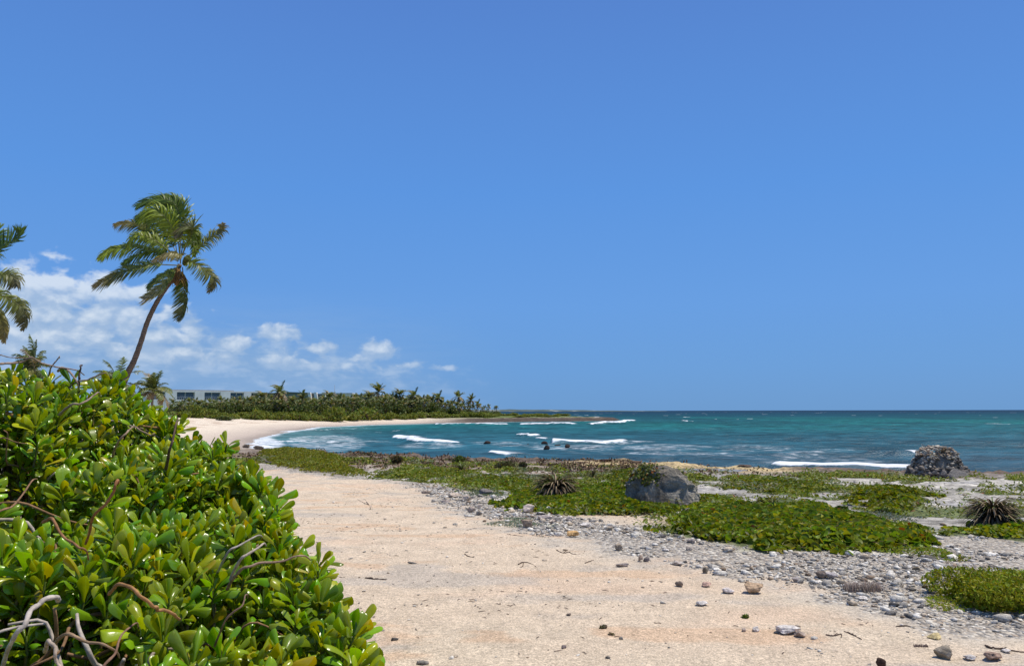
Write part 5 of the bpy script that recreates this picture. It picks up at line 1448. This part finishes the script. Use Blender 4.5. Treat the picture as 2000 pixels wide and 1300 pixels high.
a = Acc(); box(a, X(612), X(618), -.12, -.02, Z(776), Z(769), (.1, .1, .1)); link('window', a.mesh('window', smooth=False), M['glass'], t)
a = Acc(); box(a, X(624), X(634), -.12, -.02, Z(776), Z(769), (.1, .1, .1)); link('window', a.mesh('window', smooth=False), M['glass'], t)
slab_building('white_house', 'white flat-roofed house just right of the radio mast', 656, 688, 766.5, 264, None, WHT, 9)
slab_building('grey_green_building', 'grey-green flat building furthest right behind the wood', 690, 712, 770, 266, None, (.22, .25, .25), 9)
def mast():
    d = 250; p = at(653, 790, d); p[2] = 0; a = Acc(); zt = EYE + (802 - 751) * d / F
    tube(a, [(0, 0, 0), (0, 0, zt * .5), (0, 0, zt)], [.12, .09, .05], 5, (.3, .3, .3))
    o = link('radio_mast', a.mesh('mast'), M['wall'], loc=p); tag(o, 'thin dark radio mast rising above the white roofs', 'mast')
mast()

# ------------------------------------------------------------------ sky, sun, camera
SUN_AZ, SUN_EL = d2r(76), d2r(69)
w = bpy.data.worlds.new('World'); SC.world = w; w.use_nodes = True
t = NT(w.node_tree)
for n in list(t.n): t.n.remove(n)
wo = t.new('ShaderNodeOutputWorld'); bg = t.new('ShaderNodeBackground'); t.l.new(bg.outputs[0], wo.inputs[0])
sky = t.new('ShaderNodeTexSky', sky_type='NISHITA'); sky.sun_disc = False; sky.sun_elevation = SUN_EL; sky.sun_rotation = SUN_AZ
sky.altitude = 0; sky.air_density = 1.0; sky.dust_density = .3; sky.ozone_density = 3.0
g = t.new('ShaderNodeTexCoord').outputs['Generated']
sx = t.new('ShaderNodeSeparateXYZ'); t.put(sx.inputs[0], g)
az = t.m('MULTIPLY', t.m('ARCTAN2', sx.outputs[0], sx.outputs[1]), 180 / math.pi)
el = t.m('MULTIPLY', t.m('ARCSINE', sx.outputs[2]), 180 / math.pi)
cv = t.new('ShaderNodeCombineXYZ'); t.put(cv.inputs[0], az); t.put(cv.inputs[1], t.m('MULTIPLY', el, 1.5)); vec = cv.outputs[0]
def puffy(v): return t.noise(v, .62, 7, .52, .25)
n1 = puffy(vec)
def px2(px, row):
    x, y, z = ray(px, row); L = math.sqrt(x * x + y * y + z * z); return math.degrees(math.atan2(x, y)), math.degrees(math.asin(z / L))
PUFF = [(110, 570, 95, 42, 1.0), (60, 620, 130, 40, .7), (230, 612, 105, 32, .9), (90, 660, 190, 40, .62), (300, 690, 260, 34, .45), (620, 715, 220, 24, .4), (260, 578, 60, 30, .6), (160, 640, 170, 40, .5), (370, 640, 34, 20, .9), (330, 655, 90, 26, .6), (455, 670, 46, 18, .75), (545, 650, 46, 18, .95),
        (600, 678, 70, 18, .5), (740, 685, 44, 22, .8), (700, 700, 80, 16, .45), (870, 718, 50, 9, .6), (780, 714, 50, 11, .45), (-150, 640, 160, 50, .8), (-400, 650, 200, 50, .7)]
field = None; shade = None
for px, row, rw, rh, st in PUFF:
    a0, e0 = px2(px, row); rx = rw / F * 57.3 * 1.1; ry = rh / F * 57.3 * 1.15
    dx = t.m('DIVIDE', t.m('SUBTRACT', az, a0), rx); dy = t.m('DIVIDE', t.m('SUBTRACT', el, e0), ry)
    q = t.m('SUBTRACT', 1.0, t.m('SQRT', t.m('ADD', t.m('MULTIPLY', dx, dx), t.m('MULTIPLY', dy, dy))))
    q = t.m('SUBTRACT', t.m('MAXIMUM', q, -2.2), (1 - st) * .7)
    sh = t.m('MULTIPLY', t.m('ADD', q, 0), 1)
    field = q if field is None else t.m('SMOOTH_MAX', field, q, .25)
    v = t.m('ADD', q, t.m('MULTIPLY', dy, .30)); shade = v if shade is None else t.m('MAXIMUM', shade, v)
dn = t.m('ADD', field, t.m('MULTIPLY', t.m('SUBTRACT', n1, .47), 2.6))
cm = t.rng(dn, -.05, .5)
# lit tops: compare density with density a little above
cv2 = t.new('ShaderNodeCombineXYZ'); t.put(cv2.inputs[0], t.m('ADD', az, -.25)); t.put(cv2.inputs[1], t.m('ADD', t.m('MULTIPLY', el, 1.5), .9)); n2 = puffy(cv2.outputs[0])
lit = t.rng(t.m('ADD', t.m('MULTIPLY', t.m('SUBTRACT', n1, n2), 2.4), t.m('MULTIPLY', shade, .7)), .0, 1.15)
ccol = t.mix(lit, (.36, .50, .71), (.78, .85, .92))
low = t.rng(el, 1.0, 4.5); cm = t.m('MULTIPLY', t.m('MULTIPLY', cm, t.rng(el, .8, 4.6, .1, 1)), .74)
# thin milky veil below the clouds
topv = t.m('ADD', 1.7, t.m('MULTIPLY', az, -.205))
bankn = t.noise(t.mapv(vec, (.7, 1.1, 1)), .7, 6, .55, .2)
bank = t.rng(t.m('ADD', t.m('SUBTRACT', topv, el), t.m('MULTIPLY', t.m('SUBTRACT', bankn, .5), 5.5)), -.6, 2.0)
bank = t.m('MULTIPLY', t.m('MULTIPLY', bank, t.rng(az, 2, -10)), t.rng(el, .5, 3.5, .25, .56))
bankc = t.mix(t.rng(bankn, .42, .72), (.26, .42, .66), (.52, .64, .80))
veil = t.m('MULTIPLY', t.m('MULTIPLY', t.rng(az, 2, -18), t.m('MULTIPLY', t.rng(el, 9.5, 3.5), t.rng(t.noise(t.mapv(vec, (.35, 1.2, 1)), .5, 5, .6), .25, .7, .35, 1))), .35)
scol = sky.outputs[0]
hs = t.new('ShaderNodeHueSaturation'); t.put(hs.inputs['Color'], scol); hs.inputs['Saturation'].default_value = 1.0; hs.inputs['Value'].default_value = 1.0
SKYS = .10
def up(c): return tuple(v / SKYS for v in c)
air = t.ramp(t.rng(el, 0, 60, 0, 1, False), [(0, (.142, .325, .63)), (.05, (.138, .338, .70)), (.13, (.132, .34, .765)), (.27, (.103, .305, .765)), (.5, (.088, .232, .65)), (1, (.05, .15, .48))])
airs = t.new('ShaderNodeVectorMath', operation='SCALE'); t.put(airs.inputs[0], air); airs.inputs[3].default_value = 1 / SKYS
base = t.mix(t.rng(el, -2, 60, .97, .8, False), hs.outputs[0], airs.outputs[0])
m1 = t.mix(veil, base, up((.36, .50, .70)))
sc_ = t.new('ShaderNodeVectorMath', operation='SCALE'); t.put(sc_.inputs[0], ccol); sc_.inputs[3].default_value = 1 / SKYS
bs_ = t.new('ShaderNodeVectorMath', operation='SCALE'); t.put(bs_.inputs[0], bankc); bs_.inputs[3].default_value = 1 / SKYS
m1 = t.mix(bank, m1, bs_.outputs[0])
m2 = t.mix(cm, m1, sc_.outputs[0])
t.put(bg.inputs[0], m2); bg.inputs[1].default_value = SKYS

sl = bpy.data.lights.new('sun', 'SUN'); sl.energy = 4.6; sl.angle = d2r(.53); sl.color = (1, .93, .81)
so = bpy.data.objects.new('sun', sl); COL.objects.link(so)
dv = Vector((math.sin(SUN_AZ) * math.cos(SUN_EL), math.cos(SUN_AZ) * math.cos(SUN_EL), math.sin(SUN_EL)))
so.rotation_euler = dv.to_track_quat('Z', 'Y').to_euler()

cam = bpy.data.cameras.new('camera'); co = bpy.data.objects.new('camera', cam); COL.objects.link(co)
cam.sensor_fit = 'HORIZONTAL'; cam.sensor_width = 36; cam.lens = 36 * F / 2000; cam.clip_start = .05; cam.clip_end = 60000
co.location = (0, 0, EYE); co.rotation_euler = (math.pi / 2 + PITCH, d2r(.12), 0)
SC.camera = co
SC.view_settings.view_transform = 'Standard'; SC.view_settings.look = 'None'; SC.view_settings.exposure = 0; SC.view_settings.gamma = 1
SC.cycles.max_bounces = 6; SC.cycles.diffuse_bounces = 3; SC.cycles.glossy_bounces = 3; SC.cycles.transmission_bounces = 3; SC.cycles.transparent_max_bounces = 6
SC.cycles.use_denoising = True
